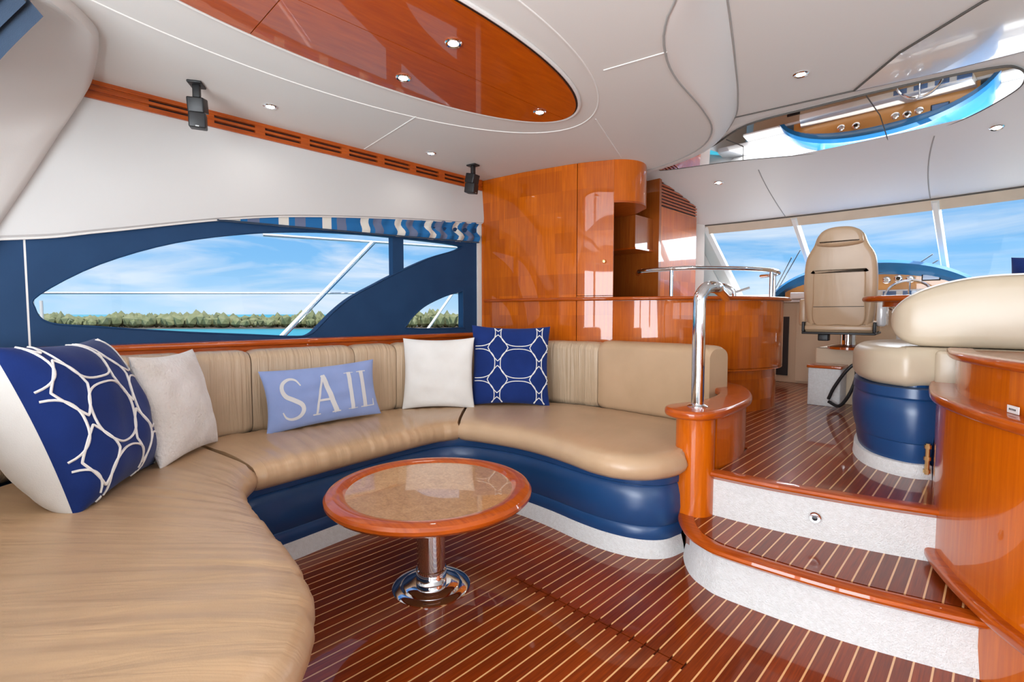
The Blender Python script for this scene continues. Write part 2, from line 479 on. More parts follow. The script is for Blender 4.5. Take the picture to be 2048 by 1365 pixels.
# ---- lower floor with planks
fl = struct(new_obj('floor', *box(-3.5, 1.5, -1.95, 3.2, -0.06, -0.008), 'dark_gap', smooth=False))
HY = 1.575
def planks(parent, x0, x1, y0f, y1f, z, split=None, t=0.008):
    i = 0; x = x0; SV = []; SF = []
    while x < x1-0.01:
        xa, xb = x+0.0031, x+PITCH-0.0031; xm = (xa+xb)/2
        ya0, yb0, ya1, yb1 = y0f(xa), y0f(xb), y1f(xa), y1f(xb)
        segs = [((ya0, yb0), (ya1, yb1))]
        if split and split[0] < xm < split[1]:
            segs = [((ya0, yb0), (HY-0.003, HY-0.003)), ((HY+0.003, HY+0.003), (ya1, yb1))]
        for (a0, b0), (a1, b1) in segs:
            if min(a1-a0, b1-b0) < 0.02: continue
            V = [(xa, a0, z-t), (xb, b0, z-t), (xb, b1, z-t), (xa, a1, z-t), (xa, a0, z), (xb, b0, z), (xb, b1, z), (xa, a1, z)]
            F = [(0, 3, 2, 1), (4, 5, 6, 7), (0, 1, 5, 4), (1, 2, 6, 5), (2, 3, 7, 6), (3, 0, 4, 7)]
            new_obj('plank', V, F, 'teak_plank', parent, smooth=False)
        # light strip to the right of the plank
        xs = x+PITCH; w = 0.0030
        for (a0, a1) in ([(y0f(xs), y1f(xs))] if not (split and split[0] < xs < split[1]) else [(y0f(xs), HY-0.02), (HY+0.02, y1f(xs))]):
            if a1-a0 < 0.03: continue
            b = len(SV); zz = z-0.0004
            v, f = box(xs-w, xs+w, a0+0.004, a1-0.004, z-t, zz)
            SV += v; SF += [tuple(q+b for q in g) for g in f]
        x += PITCH
    s = new_obj('inlay_strips', SV, SF, 'holly_strip', parent, smooth=False); s['kind'] = 'stuff'
planks(fl, -2.70, 0.75, lambda x: -1.4, lambda x: 2.38 if x < -1.0 else 2.25, 0.0, (-1.55, -0.70))

# ---- step with curved nosing
st = sroot('stair_step', (-0.5, 2.3, 0))
new_obj('carpet_riser', *sweep(nose1, [(-0.012, 0.0), (-0.03, 0.10), (-0.03, 0.165)])[:2], 'carpet', st)
band = [(0.0, Z1-0.018), (0.012, Z1-0.013), (0.016, Z1-0.004), (0.012, Z1+0.006), (0.0, Z1+0.010), (-0.055, Z1+0.008), (-0.062, Z1), (-0.062, Z1-0.03), (-0.02, Z1-0.034)]
new_obj('nosing', *sweep(nose1, band, cprof=True)[:2], 'mahogany', st)
tread_poly = [(p.x, p.y+0.05) for p in nose1 if p.y < 2.40]+[(0.16, 2.62), (-1.13, 2.62)]
new_obj('tread', *prism(tread_poly, 0.0, Z1-0.004), 'mahogany', st, smooth=False)
planks(st, -1.065, 0.08, lambda x: arc_y(nose1, x)+0.075, lambda x: arc_y(nose2, x)+0.035, Z1+0.004)
# ---- upper floor
fu = struct(new_obj('floor_upper', *prism([(p.x, p.y+0.04) for p in nose2]+[(1.5, 2.65), (1.5, 7.2), (-3.4, 7.2), (-3.4, 3.5), (-1.3, 3.3), (-1.0, 2.5)], 0.0, Z2-0.008), 'dark_gap', smooth=False))
new_obj('carpet_riser', *sweep(nose2, [(-0.02, Z1), (-0.022, Z2-0.03)])[:2], 'carpet', fu)
band2 = [(o*1.0, z-Z1+Z2) for o, z in band]
new_obj('nosing', *sweep(nose2, band2, cprof=True)[:2], 'mahogany', fu)
planks(fu, -1.88, 0.0, lambda x: max(arc_y(nose2, x)+0.06, 2.6 if x > -0.96 else 3.0) if x < -0.98 else arc_y(nose2, x)+0.058, lambda x: 6.5, Z2)
cl = thing('courtesy_light', 'small round chrome courtesy light set into the white upper stair riser', 'light', (-0.53, 2.44, 0.30))
c_ = (-0.545, 2.455, 0.305)
new_obj('bezel', *place(lathe([(0.011, 0.0), (0.022, 0.0), (0.024, 0.003), (0.020, 0.008), (0.011, 0.008)], k=20), c_, R(8), R(90)), 'chrome', cl)
new_obj('lens', *place(lathe([(0.0005, 0.004), (0.011, 0.004), (0.011, 0.009), (0.0005, 0.010)], k=16), c_, R(8), R(90)), 'black_gloss', cl)

# ---- port wall: blue panel with two window openings
win1 = [(0.098, 1.23), (0.118, 1.30), (0.36, 1.47), (0.71, 1.62), (1.13, 1.722), (1.5, 1.775), (1.83, 1.80), (2.17, 1.812), (2.83, 1.815), (2.84, 1.775), (2.55, 1.68), (2.21, 1.53), (2.02, 1.435), (1.82, 1.33), (1.68, 1.225), (1.58, 1.13), (1.50, 1.06), (1.40, 1.045), (1.11, 1.065), (0.7, 1.095), (0.35, 1.13), (0.15, 1.155)]
win1 = [tuple(p) for p in cr(win1, 4, True)]
win2 = [tuple(p) for p in cr([(2.865, 1.40), (2.885, 1.415), (2.895, 1.38), (2.895, 1.10), (2.875, 1.075), (2.33, 1.08), (2.305, 1.12), (2.38, 1.20), (2.5, 1.28), (2.7, 1.36)], 5, True)]
outer = [(0.078, 0.90), (3.06, 0.90), (3.06, 2.15), (0.078, 2.15)]
rm = lambda X: (lambda a, b, c: (X+c, a, b))
wp = struct(new_obj('wall_port', *holed(outer, [win1, win2], 0.07, rm(PW)), 'wall_blue', smooth=False))
new_obj('blue_panel', *box(PW-0.03, PW+0.035, -1.9, 0.070, 0.9, 2.15), 'wall_blue', wp, smooth=False)
new_obj('seam_strip', *box(PW-0.02, PW+0.036, 0.070, 0.078, 0.9, 1.62), 'seam_light', wp, smooth=False)
new_obj('lower_panel', *box(PW-0.03, PW+0.03, -1.9, 3.1, 0.0, 0.9), 'wall_blue', wp, smooth=False)
new_obj('edge_strip', *box(PW-0.03, PW+0.05, 3.06, 3.22, 0.9, 2.2), 'white_panel', wp, smooth=False)
g1 = struct(new_obj('window_1', *holed([(0.04, 1.0), (2.92, 1.0), (2.92, 1.86), (0.04, 1.86)], [], 0.006, rm(PW-0.042)), 'glass', smooth=False))
new_obj('mullion', *box(PW-0.03, PW+0.03, 2.175, 2.275, 1.50, 1.84), 'wall_blue', g1, smooth=False)
new_obj('gasket', *tube([(PW+0.035, a, b) for a, b in win1], 0.006, 6, True), 'wall_blue', g1)
g2 = struct(new_obj('trim_1', *tube([(PW+0.035, a, b) for a, b in win2], 0.006, 6, True), 'wall_blue'))
# sill
sill = struct(new_obj('window_sill', *sweep([(-3.33, -1.9), (-3.33, 3.02)], rrect(-0.17, 0.025, 1.0, 1.035, 0.012), cprof=True)[:2], 'mahogany'))
new_obj('sill_fascia', *box(-3.42, -3.325, -1.9, 3.02, 0.55, 1.0), 'mahogany', sill, smooth=False)

# ---- upper padded panel of the port wall
up_bot = cr([(-1.2, 1.40), (-0.01, 1.555), (0.37, 1.635), (0.94, 1.775), (1.44, 1.865), (2.23, 1.955), (3.0, 2.02), (3.2, 2.05)], 8)
V = []; F = []; UVs = []
prof_in = [(-0.05, 0.0), (0.035, 0.0), (0.055, 0.05), (0.06, 0.15), (0.05, 0.6), (0.04, 1.0)]
rows = len(prof_in)
for p in up_bot:
    for o, t in prof_in:
        z = p.y+(2.33-p.y)*(t if t > 0.05 else t*0.5) if t else p.y
        V.append((PW+0.03+o, p.x, z)); UVs.append((p.x, z))
for i in range(len(up_bot)-1):
    for j in range(rows-1): F.append((i*rows+j, (i+1)*rows+j, (i+1)*rows+j+1, i*rows+j+1))
wu = struct(new_obj('wall_port_upper', V, F, 'wall_vinyl', uv=UVs))
new_obj('piping', *tube([(PW+0.068, p.x, p.y+0.004) for p in up_bot], 0.007, 6), 'seam_light', wu)

# ---- slotted mahogany vent grille between wall and ceiling
vg = thing('vent_grille', 'long slotted mahogany air vent strip under the ceiling above the window', 'vent', (-3.43, 1.8, 2.33))
gx0, gx1 = PW+0.055, PW+0.085
for z0, z1 in ((2.325, 2.350), (2.366, 2.381), (2.397, 2.425)):
    new_obj('rail', *box(gx0, gx1, 0.20, 3.09, z0, z1), 'mahogany', vg, smooth=False)
ys = [0.2, 0.60]+[0.60+0.29*i for i in range(1, 9)]+[3.07]
for i, y in enumerate(ys):
    a, b = (0.2, 0.60) if i == 0 else (y-0.03, y+0.03)
    if i == 1: continue
    new_obj('divider', *box(gx0+0.002, gx1-(0.014 if i == 0 else 0.002), a, min(b, 3.085), 2.35, 2.397), 'mahogany', vg, smooth=False)
new_obj('backing', *box(gx0-0.02, gx0, 0.20, 3.09, 2.325, 2.42), 'black', vg, smooth=False)

# ---- salon ceiling
sin_ = [(-0.80, -1.9), (-0.78, 0.4), (-0.80, 1.3), (-0.86, 1.75), (-0.915, 1.905), (-1.01, 1.94), (-1.12, 2.11), (-1.23, 2.44), (-1.30, 2.98), (-1.40, 3.33), (-1.61, 3.61), (-1.94, 3.79), (-2.4, 3.86)]
sin_ = [(-0.72, -1.9), (-0.74, 0.6), (-0.80, 1.45), (-0.90, 1.80), (-1.02, 1.95), (-1.13, 2.13), (-1.235, 2.44), (-1.31, 2.95), (-1.41, 3.33), (-1.62, 3.62), (-1.96, 3.80), (-2.45, 3.90)]
S_in = cr(sin_, 8)
sout_ = [(-0.50, -1.9), (-0.52, 0.6), (-0.62, 1.35), (-0.80, 1.95), (-0.92, 2.35), (-1.04, 2.73), (-1.18, 3.15), (-1.33, 3.50), (-1.60, 3.86), (-1.90, 4.02), (-2.2, 4.10), (-2.5, 4.12)]
S_out = resample(cr(sout_, 8), len(S_in)); S_in = resample(S_in, len(S_in))
ce = struct(new_obj('ceiling', *prism([(p.x, p.y) for p in S_in]+[(-3.55, 3.95), (-3.55, -1.9)], ZC, ZC+0.03), 'headliner', smooth=False))
# rolled padded lip
V = []; F = []; m = 12
for a, b in zip(S_in, S_out):
    for j in range(m+1):
        t = j/m; p = a.lerp(b, t)
        z = ZC+(ZH-ZC)*t-0.035*math.sin(PI*t)**0.8
        V.append((p.x, p.y, z))
for i in range(len(S_in)-1):
    for j in range(m): F.append((i*(m+1)+j, (i+1)*(m+1)+j, (i+1)*(m+1)+j+1, i*(m+1)+j+1))
lip = struct(new_obj('ceiling_lip', V, F, 'headliner_soft'))
new_obj('piping', *tube([(p.x, p.y, ZC+0.0) for p in S_in], 0.006, 6), 'seam_grey', lip)
new_obj('piping', *tube([(p.x, p.y, ZH-0.001) for p in S_out], 0.005, 6), 'seam_grey', lip)
# oval polished panel, four pieces
OC = (-1.965, 1.25); OA, OB = 0.415, 1.21
ell = lambda a, b, k=96, c=OC: [(c[0]+a*math.cos(2*PI*i/k), c[1]+b*math.sin(2*PI*i/k)) for i in range(k)]
opn = struct(new_obj('ceiling_oval', *prism(ell(OA+0.016, OB+0.016), ZC-0.008, ZC+0.002, 0.003), 'dark_gap'))
E_ = ell(OA, OB)
for kx in (-1, 1):
    for ky, lo, hi in ((0, -9, 0.78), (1, 0.78, 9)):
        q = clip(E_, 0, OC[0]+kx*0.002, kx)
        q = clip(q, 1, hi-0.002, -1); q = clip(q, 1, lo+0.002, 1)
        new_obj('panel', *prism(q, ZC-0.016, ZC, 0.0), 'ceiling_wood', opn, smooth=False)
rim = [(OC[0]+(OA+0.022)*math.cos(2*PI*i/96), OC[1]+(OB+0.022)*math.sin(2*PI*i/96), ZC-0.004) for i in range(96)]
new_obj('rim', *tube(rim, 0.010, 8, True), 'headliner_soft', opn)
ring = [(-2.035+0.665*math.cos(2*PI*i/96), 1.17+1.47*math.sin(2*PI*i/96), ZC) for i in range(96)]
new_obj('seam', *tube(ring, 0.0045, 6, True), 'seam_light', ce)
for a, b in (((-2.62, 1.82), (-3.40, 1.90)), ((-1.85, 2.63), (-2.15, 3.40)), ((-1.46, 2.14), (-1.15, 2.20))):
    new_obj('seam', *tube([(a[0], a[1], ZC), (b[0], b[1], ZC)], 0.004, 6), 'seam_light', ce)

# ---- helm ceiling (flat part) and sloped headliner down to the windshield
hc = struct(new_obj('ceiling_helm', *prism([(p.x, p.y) for p in S_out]+[(-3.5, 4.14), (-2.6, 4.13), (-1.45, 3.66), (1.55, 3.66), (1.55, -1.9)], ZH, ZH+0.03), 'headliner', smooth=False))
def wtop(x): return 5.72-0.13*((x+1.0)/1.4)**2
def head_pt(x, t):
    y = 3.62+(wtop(x)-3.62)*t; return (x, y, 2.205+(ZH-2.205)*(1-(0.45*t+0.55*t**2.6)))
def head_z(x, y): return head_pt(x, max(0, (y-3.62)/(wtop(x)-3.62)))[2]
V = []; F = []; nx, ny = 48, 16
for i in range(nx+1):
    for j in range(ny+1): V.append(head_pt(-3.4+4.9*i/nx, j/ny))
for i in range(nx):
    for j in range(ny): F.append((i*(ny+1)+j, (i+1)*(ny+1)+j, (i+1)*(ny+1)+j+1, i*(ny+1)+j+1))
hs = struct(new_obj('ceiling_headliner', V, F, 'headliner_soft'))
for x in (-1.62, -0.47, 0.6):
    new_obj('seam', *tube([Vector(head_pt(x+0.10*(1-j/12)**2, 0.45+0.55*j/12))+Vector((0, 0, -0.001)) for j in range(13)], 0.004, 6), 'seam_grey', hs)
xs = [-2.55+0.1*i for i in range(37)]
new_obj('seam', *tube([Vector(head_pt(x, 1.0))+Vector((0, 0, -0.004)) for x in xs], 0.008, 6), 'seam_dark', hs)
V = []; F = []
for x in xs:
    y = wtop(x); V += [(x, y, 2.20), (x, y+0.075, 2.115)]
for i in range(len(xs)-1): F.append((2*i, 2*i+2, 2*i+3, 2*i+1))
new_obj('header_strip', V, F, 'header_beige', hs)

# mirror panel and glossy overhead panel
mo = [tuple(p) for p in cr([(-2.20, 4.12), (-1.60, 4.27), (-1.2, 4.42), (-0.85, 4.50), (-0.5, 4.49), (-0.22, 4.38), (0.0, 4.12), (0.05, 3.95), (0.02, 3.80), (-0.08, 3.72), (-0.45, 3.66), (-0.9, 3.64), (-1.30, 3.65), (-1.62, 3.86), (-1.9, 4.0)], 6, True)]
MZ = lambda y: ZH-0.010-(y-3.62)*0.072
mv, mf = prism(mo, 0, 0.008)
mir = tag(new_obj('ceiling_mirror', [(x, y, MZ(y)+z) for x, y, z in mv], mf, 'mirror', smooth=False), 'long polished mirror panel on the ceiling over the helm', 'mirror')
new_obj('edge', *tube([(p[0], p[1], MZ(p[1])+0.003) for p in mo], 0.006, 6, True), 'seam_dark', mir)
new_obj('joint', *tube([(-0.62, 3.66, MZ(3.66)-0.001), (-0.60, 4.0, MZ(4.0)-0.001), (-0.62, 4.49, MZ(4.49)-0.001)], 0.003, 5), 'seam_dark', mir)
new_obj('joint', *tube([(-1.50, 3.80, MZ(3.8)-0.001), (-1.45, 4.0, MZ(4.0)-0.001), (-1.55, 4.28, MZ(4.28)-0.001)], 0.003, 5), 'seam_dark', mir)
op = [(-0.66, 3.545), (-0.57, 3.42), (-0.41, 3.20), (-0.10, 2.93), (0.3, 2.74), (0.8, 2.68), (1.2, 2.8), (1.3, 3.2), (1.3, 3.62), (0.5, 3.62), (0.04, 3.61), (-0.3, 3.60)]
ovh = struct(new_obj('ceiling_gloss_panel', *prism(op, ZH-0.010, ZH-0.001, 0.0), 'white_gloss', smooth=False))
new_obj('edge', *tube([(p[0], p[1], ZH-0.006) for p in op[:6]], 0.006, 6), 'seam_dark', ovh)
new_obj('edge', *tube([(-1.34, 3.47, ZH-0.002), (-0.69, 3.55, ZH-0.004), (-0.24, 3.605, ZH-0.006), (0.04, 3.61, ZH-0.006), (0.5, 3.62, ZH-0.006)], 0.005, 6), 'seam_dark', ovh)

# ---- aft lining (padded arch over wall and ceiling)
edge = cr([(-3.43, -0.30, 1.05), (-3.43, -0.02, 1.60), (-3.43, 0.18, 2.02), (-3.42, 0.30, 2.30), (-3.36, 0.345, 2.40), (-3.22, 0.35, 2.425), (-3.05, 0.345, 2.43), (-2.90, 0.335, 2.43), (-2.78, 0.31, 2.43), (-2.62, 0.215, 2.43), (-2.40, 0.02, 2.43), (-2.0, -0.35, 2.43), (-1.2, -0.8, 2.43)], 6)
V = []; F = []; NL = 14
T0, T1 = Vector((-3.36, -0.75, 0.9)), Vector((-2.0, -0.9, 2.36))
for i, p in enumerate(edge):
    t = min(1, max(0, (p.z-2.05)/0.36)) if p.x < -3.2 else 1
    nrm = Vector((1, 0, 0)).lerp(Vector((0.12, 0, -1)), t).normalized()
    tgt = T0.lerp(T1, min(1.0, i/48.0))
    if i > 48: tgt = T1+(p-edge[48])
    base_ = p+nrm*0.066
    a = (tgt-base_).normalized()
    V += [p-nrm*0.01, p+nrm*0.035+a*0.004, p+nrm*0.056+a*0.02]
    for k in range(NL-3):
        q = k/(NL-4); V.append((base_+a*0.05).lerp(tgt, q))
for i in range(len(edge)-1):
    for j in range(NL-1): F.append((i*NL+j, (i+1)*NL+j, (i+1)*NL+j+1, i*NL+j+1))
struct(new_obj('wall_aft_lining', V, F, 'headliner_soft'))

# ---- forward port wall, windshield, starboard and aft
wallpath = [(-3.5, 3.1), (-3.48, 3.6), (-3.3, 4.5), (-2.75, 5.2), (-2.42, 5.58)]
struct(new_obj('wall_port_forward', *sweep(wallpath, [(0, 0.4), (0, 2.6)])[:2], 'white_panel'))
wp_ = [(-2.40, 5.58, 2.2), (-2.30, 6.42, 1.44)]
SH = 0.9
def shield(x, z): return (x, wtop(x)+0.02+(2.2-z)/SH, z)
bx = {-2.40: -2.30, -1.55: -1.48, -0.44: -0.36, 0.62: 0.50}
kx = sorted(bx); zb = 1.42
for i in range(3):
    a, b = kx[i], kx[i+1]; V = []; F = []
    for k in range(9):
        t = k/8; V.append(shield(a+(b-a)*t, 2.18)); V.append(shield(bx[a]+(bx[b]-bx[a])*t, zb))
    for k in range(8): F.append((2*k, 2*k+2, 2*k+3, 2*k+1))
    struct(new_obj('window_%d' % (i+2), V, F, 'glass_shield'))
for i, x in enumerate(kx):
    w = 0.10 if i in (0, 3) else 0.028
    t_, b_ = Vector(shield(x, 2.2)), Vector(shield(bx[x], zb-0.1))
    d_ = (b_-t_).normalized(); rgt = Vector((1, 0, 0)); nn = rgt.cross(d_).normalized()
    V = []; off = -0.10 if i == 0 else (0.10 if i == 3 else 0)
    for p in (t_, b_):
        for u, v in ((-w, -0.02), (w, -0.02), (w, 0.02), (w*0.6, 0.045), (-w*0.6, 0.045), (-w, 0.02)): V.append(p+rgt*(u+off)-nn*v)
    F = [(j, (j+1) % 6, 6+(j+1) % 6, 6+j) for j in range(6)]+[(0, 1, 2, 3, 4, 5), (11, 10, 9, 8, 7, 6)]
    struct(new_obj('windshield_mullion', V, F, 'white_panel', smooth=False))
struct(new_obj('trim_2', *prism([(-2.6, 6.2), (0.8, 6.2), (0.8, 6.75), (-2.6, 6.75)], 1.36, 1.425, 0.01), 'gel_white'))
for sgn in (-1, 1):
    x0 = -1.0+sgn*1.4; V = []; F = []
    Q = [(x0, wtop(x0), 2.3), (x0+sgn*0.02, 6.55, 1.38), (x0+sgn*1.1, 5.6, 1.38), (x0+sgn*1.1, 4.4, 2.52)]
    struct(new_obj('wall_corner', Q, [(0, 1, 2, 3)], 'white_panel', smooth=False))
    Q = [(x0+sgn*0.02, 6.6, 0.0), (x0+sgn*0.02, 6.6, 1.40), (x0+sgn*1.12, 4.4, 1.40), (x0+sgn*1.12, 4.4, 0.0)]
    struct(new_obj('wall_corner', Q, [(0, 1, 2, 3)], 'white_panel', smooth=False))
struct(new_obj('wall_forward', *box(-2.6, 0.7, 6.7, 6.76, 0, 1.38), 'white_panel', smooth=False))
sw_holes = [[(-0.1, 1.12), (1.0, 1.12), (1.0, 1.75), (0.25, 1.68)], [(1.1, 1.12), (2.7, 1.12), (2.7, 1.85), (1.1, 1.78)], [(2.85, 1.2), (4.1, 1.25), (4.1, 1.85), (2.85, 1.86)]]
struct(new_obj('wall_starboard', *holed([(-1.95, 0), (4.6, 0), (4.6, 2.6), (-1.95, 2.6)], sw_holes, 0.06, rm(SW)), 'headliner', smooth=False))
struct(new_obj('window_5', *box(SW-0.004, SW+0.004, -0.15, 4.15, 1.05, 1.9), 'glass', smooth=False))
struct(new_obj('wall_aft', *holed([(-3.55, 0), (1.55, 0), (1.55, 2.6), (-3.55, 2.6)], [[(-1.55, 0.08), (-0.80, 0.08), (-0.80, 2.15), (-1.55, 2.15)], [(-0.70, 0.08), (0.05, 0.08), (0.05, 2.15), (-0.70, 2.15)], [(0.15, 0.08), (0.95, 0.08), (0.95, 2.15), (0.15, 2.15)]], 0.05, lambda a, b, c: (a, -1.9+c, b)), 'white_panel', smooth=False))
struct(new_obj('door_1', *box(-1.6, 1.0, -1.904, -1.896, 0.05, 2.18), 'glass', smooth=False))

struct(new_obj('foredeck', *prism([(-2.6, 6.8), (0.6, 6.8), (0.3, 9.0), (-1.0, 11.5), (-2.3, 9.0)], 1.30, 1.36), 'gel_white', smooth=False))
# ---- outside: sea, mangrove shore, side deck rail
sea = new_obj('sea', [(-3000, -3000, -1.6), (3000, -3000, -1.6), (3000, 3000, -1.6), (-3000, 3000, -1.6)], [(0, 1, 2, 3)], 'sea_water', smooth=False)
struct(sea)
def shore():
    V = []; F = []; rnd = random.Random(3)
    fw = Vector((-math.sin(R(44.5)), math.cos(R(44.5)))); rt = Vector((fw.y, -fw.x))
    ico = bmesh.new(); bmesh.ops.create_icosphere(ico, subdivisions=1, radius=1.0)
    iv = [v.co.copy() for v in ico.verts]; jf = [tuple(v.index for v in f.verts) for f in ico.faces]; ico.free()
    for k in range(1500):
        s = -130+150*rnd.random(); d = 94+rnd.random()*14
        r = 0.55+rnd.random()*0.6; p = fw*d+rt*s*(d/98)
        hgt = (0.95+0.5*noise.noise(Vector((s*0.09, 3.1, 0)))+0.35*rnd.random())
        sd_ = rnd.random()*50; b = len(V)
        for v in iv:
            q = 1+0.45*noise.noise(v*1.7+Vector((sd_, 0, 0)))+0.25*noise.noise(v*4.1+Vector((0, sd_, 0)))
            V.append((p.x+v.x*r*q, p.y+v.y*r*q, -1.1+max(-0.3, v.z+0.75)*r*q*hgt))
        F += [tuple(i+b for i in f) for f in jf]
    o = new_obj('mangrove_shore', V, F, 'mangrove', smooth=False); o['kind'] = 'stuff'
    tag(o, 'low green mangrove shoreline with a rocky bank across the water', 'trees')
    base = [fw*91+rt*-140, fw*93+rt*-40, fw*92+rt*-22, fw*93+rt*18, fw*112+rt*22, fw*112+rt*-150]
    new_obj('rocky_bank', *prism([(p.x, p.y) for p in base], -1.7, -1.45), 'shore_rock', o, smooth=False)
shore()
DX = -4.35
rl = thing('deck_rail', 'slim white outside deck rail running level past the window', 'railing', (DX, 1.5, 0.2))
new_obj('top_rail', *tube([(DX, -1.0, 1.30), (DX, 1.95, 1.385), (DX, 4.2, 1.45)], 0.008, 8), 'gel_white', rl)
sto = thing('window_strut', 'slanting white and chrome strut outside the big port window', 'strut', (DX, 1.6, 0.9))
new_obj('bar', *tube([(DX+0.05, 1.495, 0.90), (DX+0.05, 2.475, 1.89)], 0.016, 10), 'gel_white', sto)
new_obj('bar', *tube([(DX+0.075, 1.52, 0.90), (DX+0.075, 2.49, 1.88)], 0.006, 8), 'chrome', sto)
sto2 = thing('window_strut', 'short slanting white strut outside the small triangular window', 'strut', (DX, 3.2, 0.9))
new_obj('bar', *tube([(DX+0.05, 3.0, 0.92), (DX+0.05, 3.44, 1.42)], 0.014, 10), 'gel_white', sto2)
for i, y in enumerate((0.115, 0.155)):
    tag(new_obj('deck_post', *tube([(DX, y, 1.16), (DX, y, 1.285)], 0.009, 8), 'gel_white'), 'stubby white deck post at the pointed end of the port window', 'post', 'stubby deck posts')
tag(new_obj('awning_pole', *tube([(DX, 1.50, 1.85), (DX, 2.6, 1.90), (DX, 3.9, 1.955)], 0.013, 8), 'gel_white'), 'white awning pole outside along the upper rim of the port window', 'pole')
for a, b in (((-1.98, 6.55, 1.48), (-1.62, 6.12, 1.92)), ((-2.02, 6.55, 1.46), (-1.70, 6.10, 1.84)), ((-0.92, 6.75, 1.52), (-0.50, 6.38, 1.80)), ((-0.86, 6.78, 1.50), (-0.46, 6.42, 1.74))):
    side = 'port' if a[0] < -1.5 else 'middle'
    a = (a[0], a[1]+0.14, a[2]); b = (b[0], b[1]+0.14, b[2])
    tag(new_obj('wiper', *tube([a, b], 0.006, 6), 'black'), 'thin black wiper outside the %s windshield pane' % side, 'wiper', 'wipers on the %s pane' % side)

# ================================================================== FURNITURE
# ---- U-shaped sofa
sofa = thing('sofa', 'large U-shaped tan leather sofa with navy base wrapped around the round table', 'sofa', (-2.6, 1.2, 0))
def loft(Fc, Bc, prof, ends=(0.94, 0.975, 0.99), seed=0.0, amp=0.006, freq=24):
    """Fc/Bc: front and back plan curves of equal length; prof: (lerp from front 0..1, outward offset, z)"""
    n = len(Fc); N = []
    V = []; F = []; UV = []; m = len(prof); s = 0
    dens = []
    for i in range(n):
        a = Fc[max(0, i-1)]; b = Fc[min(n-1, i+1)]
        t = (b-a).normalized(); nn = Vector((t.y, -t.x))
        if nn.dot(Fc[i]-Bc[i]) < 0: nn = -nn
        if i: s += (Fc[i]-Fc[i-1]).length
        ring = []; d = 0; prev = None; W = (Fc[i]-Bc[i]).length
        for k, (l_, o, z) in enumerate(prof):
            p = Fc[i].lerp(Bc[i], l_)+nn*o
            q = Vector((p.x, p.y, z))
            if prev is not None: d += (q-prev).length
            prev = q.copy()
            if 0 < k < m-1:
                g = noise.noise(Vector((s*freq, d*3.0, seed)))+0.5*noise.noise(Vector((s*freq*2.1, d*5, seed+9)))
                q.z += amp*g*(1 if l_ > 0.01 else 0.4); 
                if l_ < 0.1: q += Vector((nn.x, nn.y, 0))*amp*g*0.8
            ring.append((q, d))
        c = sum((q for q, _ in ring), Vector())/m
        e = min(i, n-1-i); k_ = ends[e] if e < len(ends) else 1
        for q, d_ in ring:
            V.append(Vector((q.x, q.y, c.z+(q.z-c.z)*k_))); UV.append((s, d_))
    for i in range(n-1):
        for j in range(m):
            j2 = (j+1) % m; F.append((i*m+j, (i+1)*m+j, (i+1)*m+j2, i*m+j2))
    F.append(tuple(range(m))); F.append(tuple((n-1)*m+j for j in reversed(range(m))))
    return V, F, UV
seat_prof = [(0.03, -0.03, 0.402), (0, 0.0, 0.410), (0, 0.022, 0.430), (0, 0.032, 0.455), (0, 0.030, 0.480), (0, 0.018, 0.503), (0, -0.004, 0.520), (0.06, 0, 0.530), (0.14, 0, 0.533), (0.25, 0, 0.532), (0.4, 0, 0.528), (0.55, 0, 0.523), (0.7, 0, 0.518), (0.85, 0, 0.512), (0.96, 0, 0.506), (1.0, 0, 0.49), (1.0, 0, 0.41)]
def eqn(F_, B_, n): return resample(cr(F_, 10), n), resample(cr(B_, 10), n)
Fa, Ba = eqn([(-0.88, -0.15), (-0.885, 0.08), (-0.95, 0.30), (-1.08, 0.42), (-1.28, 0.50), (-1.60, 0.545), (-1.95, 0.575), (-2.18, 0.63), (-2.32, 0.72)],
             [(-0.92, -0.50), (-1.15, -0.50), (-1.45, -0.50), (-1.75, -0.50), (-2.1, -0.48), (-2.5, -0.40), (-2.85, -0.1), (-3.08, 0.25), (-3.14, 0.66)], 120)
new_obj('seat_cushion', *(lambda r: (r[0], r[1]))(loft(Fa, Ba, seat_prof, seed=1.0))[:2], 'leather_seat', sofa, uv=loft(Fa, Ba, seat_prof, seed=1.0)[2], angle=60)
Fp, Bp = eqn([(-2.335, 0.74), (-2.36, 0.95), (-2.40, 1.30), (-2.43, 1.60), (-2.44, 1.82), (-2.40, 1.955)],
             [(-3.16, 0.68), (-3.16, 0.95), (-3.16, 1.30), (-3.16, 1.65), (-3.15, 2.0), (-2.95, 2.50)], 110)
r_ = loft(Fp, Bp, seat_prof, seed=2.0, amp=0.008); new_obj('seat_cushion', r_[0], r_[1], 'leather_seat', sofa, uv=r_[2], angle=60)
Ff, Bf = eqn([(-2.385, 1.965), (-2.22, 2.02), (-2.0, 2.065), (-1.80, 2.07), (-1.60, 2.045), (-1.42, 2.01), (-1.28, 2.02), (-1.17, 2.09), (-1.11, 2.20), (-1.09, 2.30)],
             [(-2.94, 2.52), (-2.80, 2.72), (-2.62, 2.92), (-2.40, 3.05), (-2.15, 3.10), (-1.9, 3.11), (-1.6, 3.10), (-1.38, 3.08), (-1.22, 3.0), (-1.16, 2.75)], 110)
r_ = loft(Ff, Bf, seat_prof, seed=3.0, amp=0.003, freq=14); new_obj('seat_cushion', r_[0], r_[1], 'leather_smooth', sofa, uv=r_[2], angle=60)
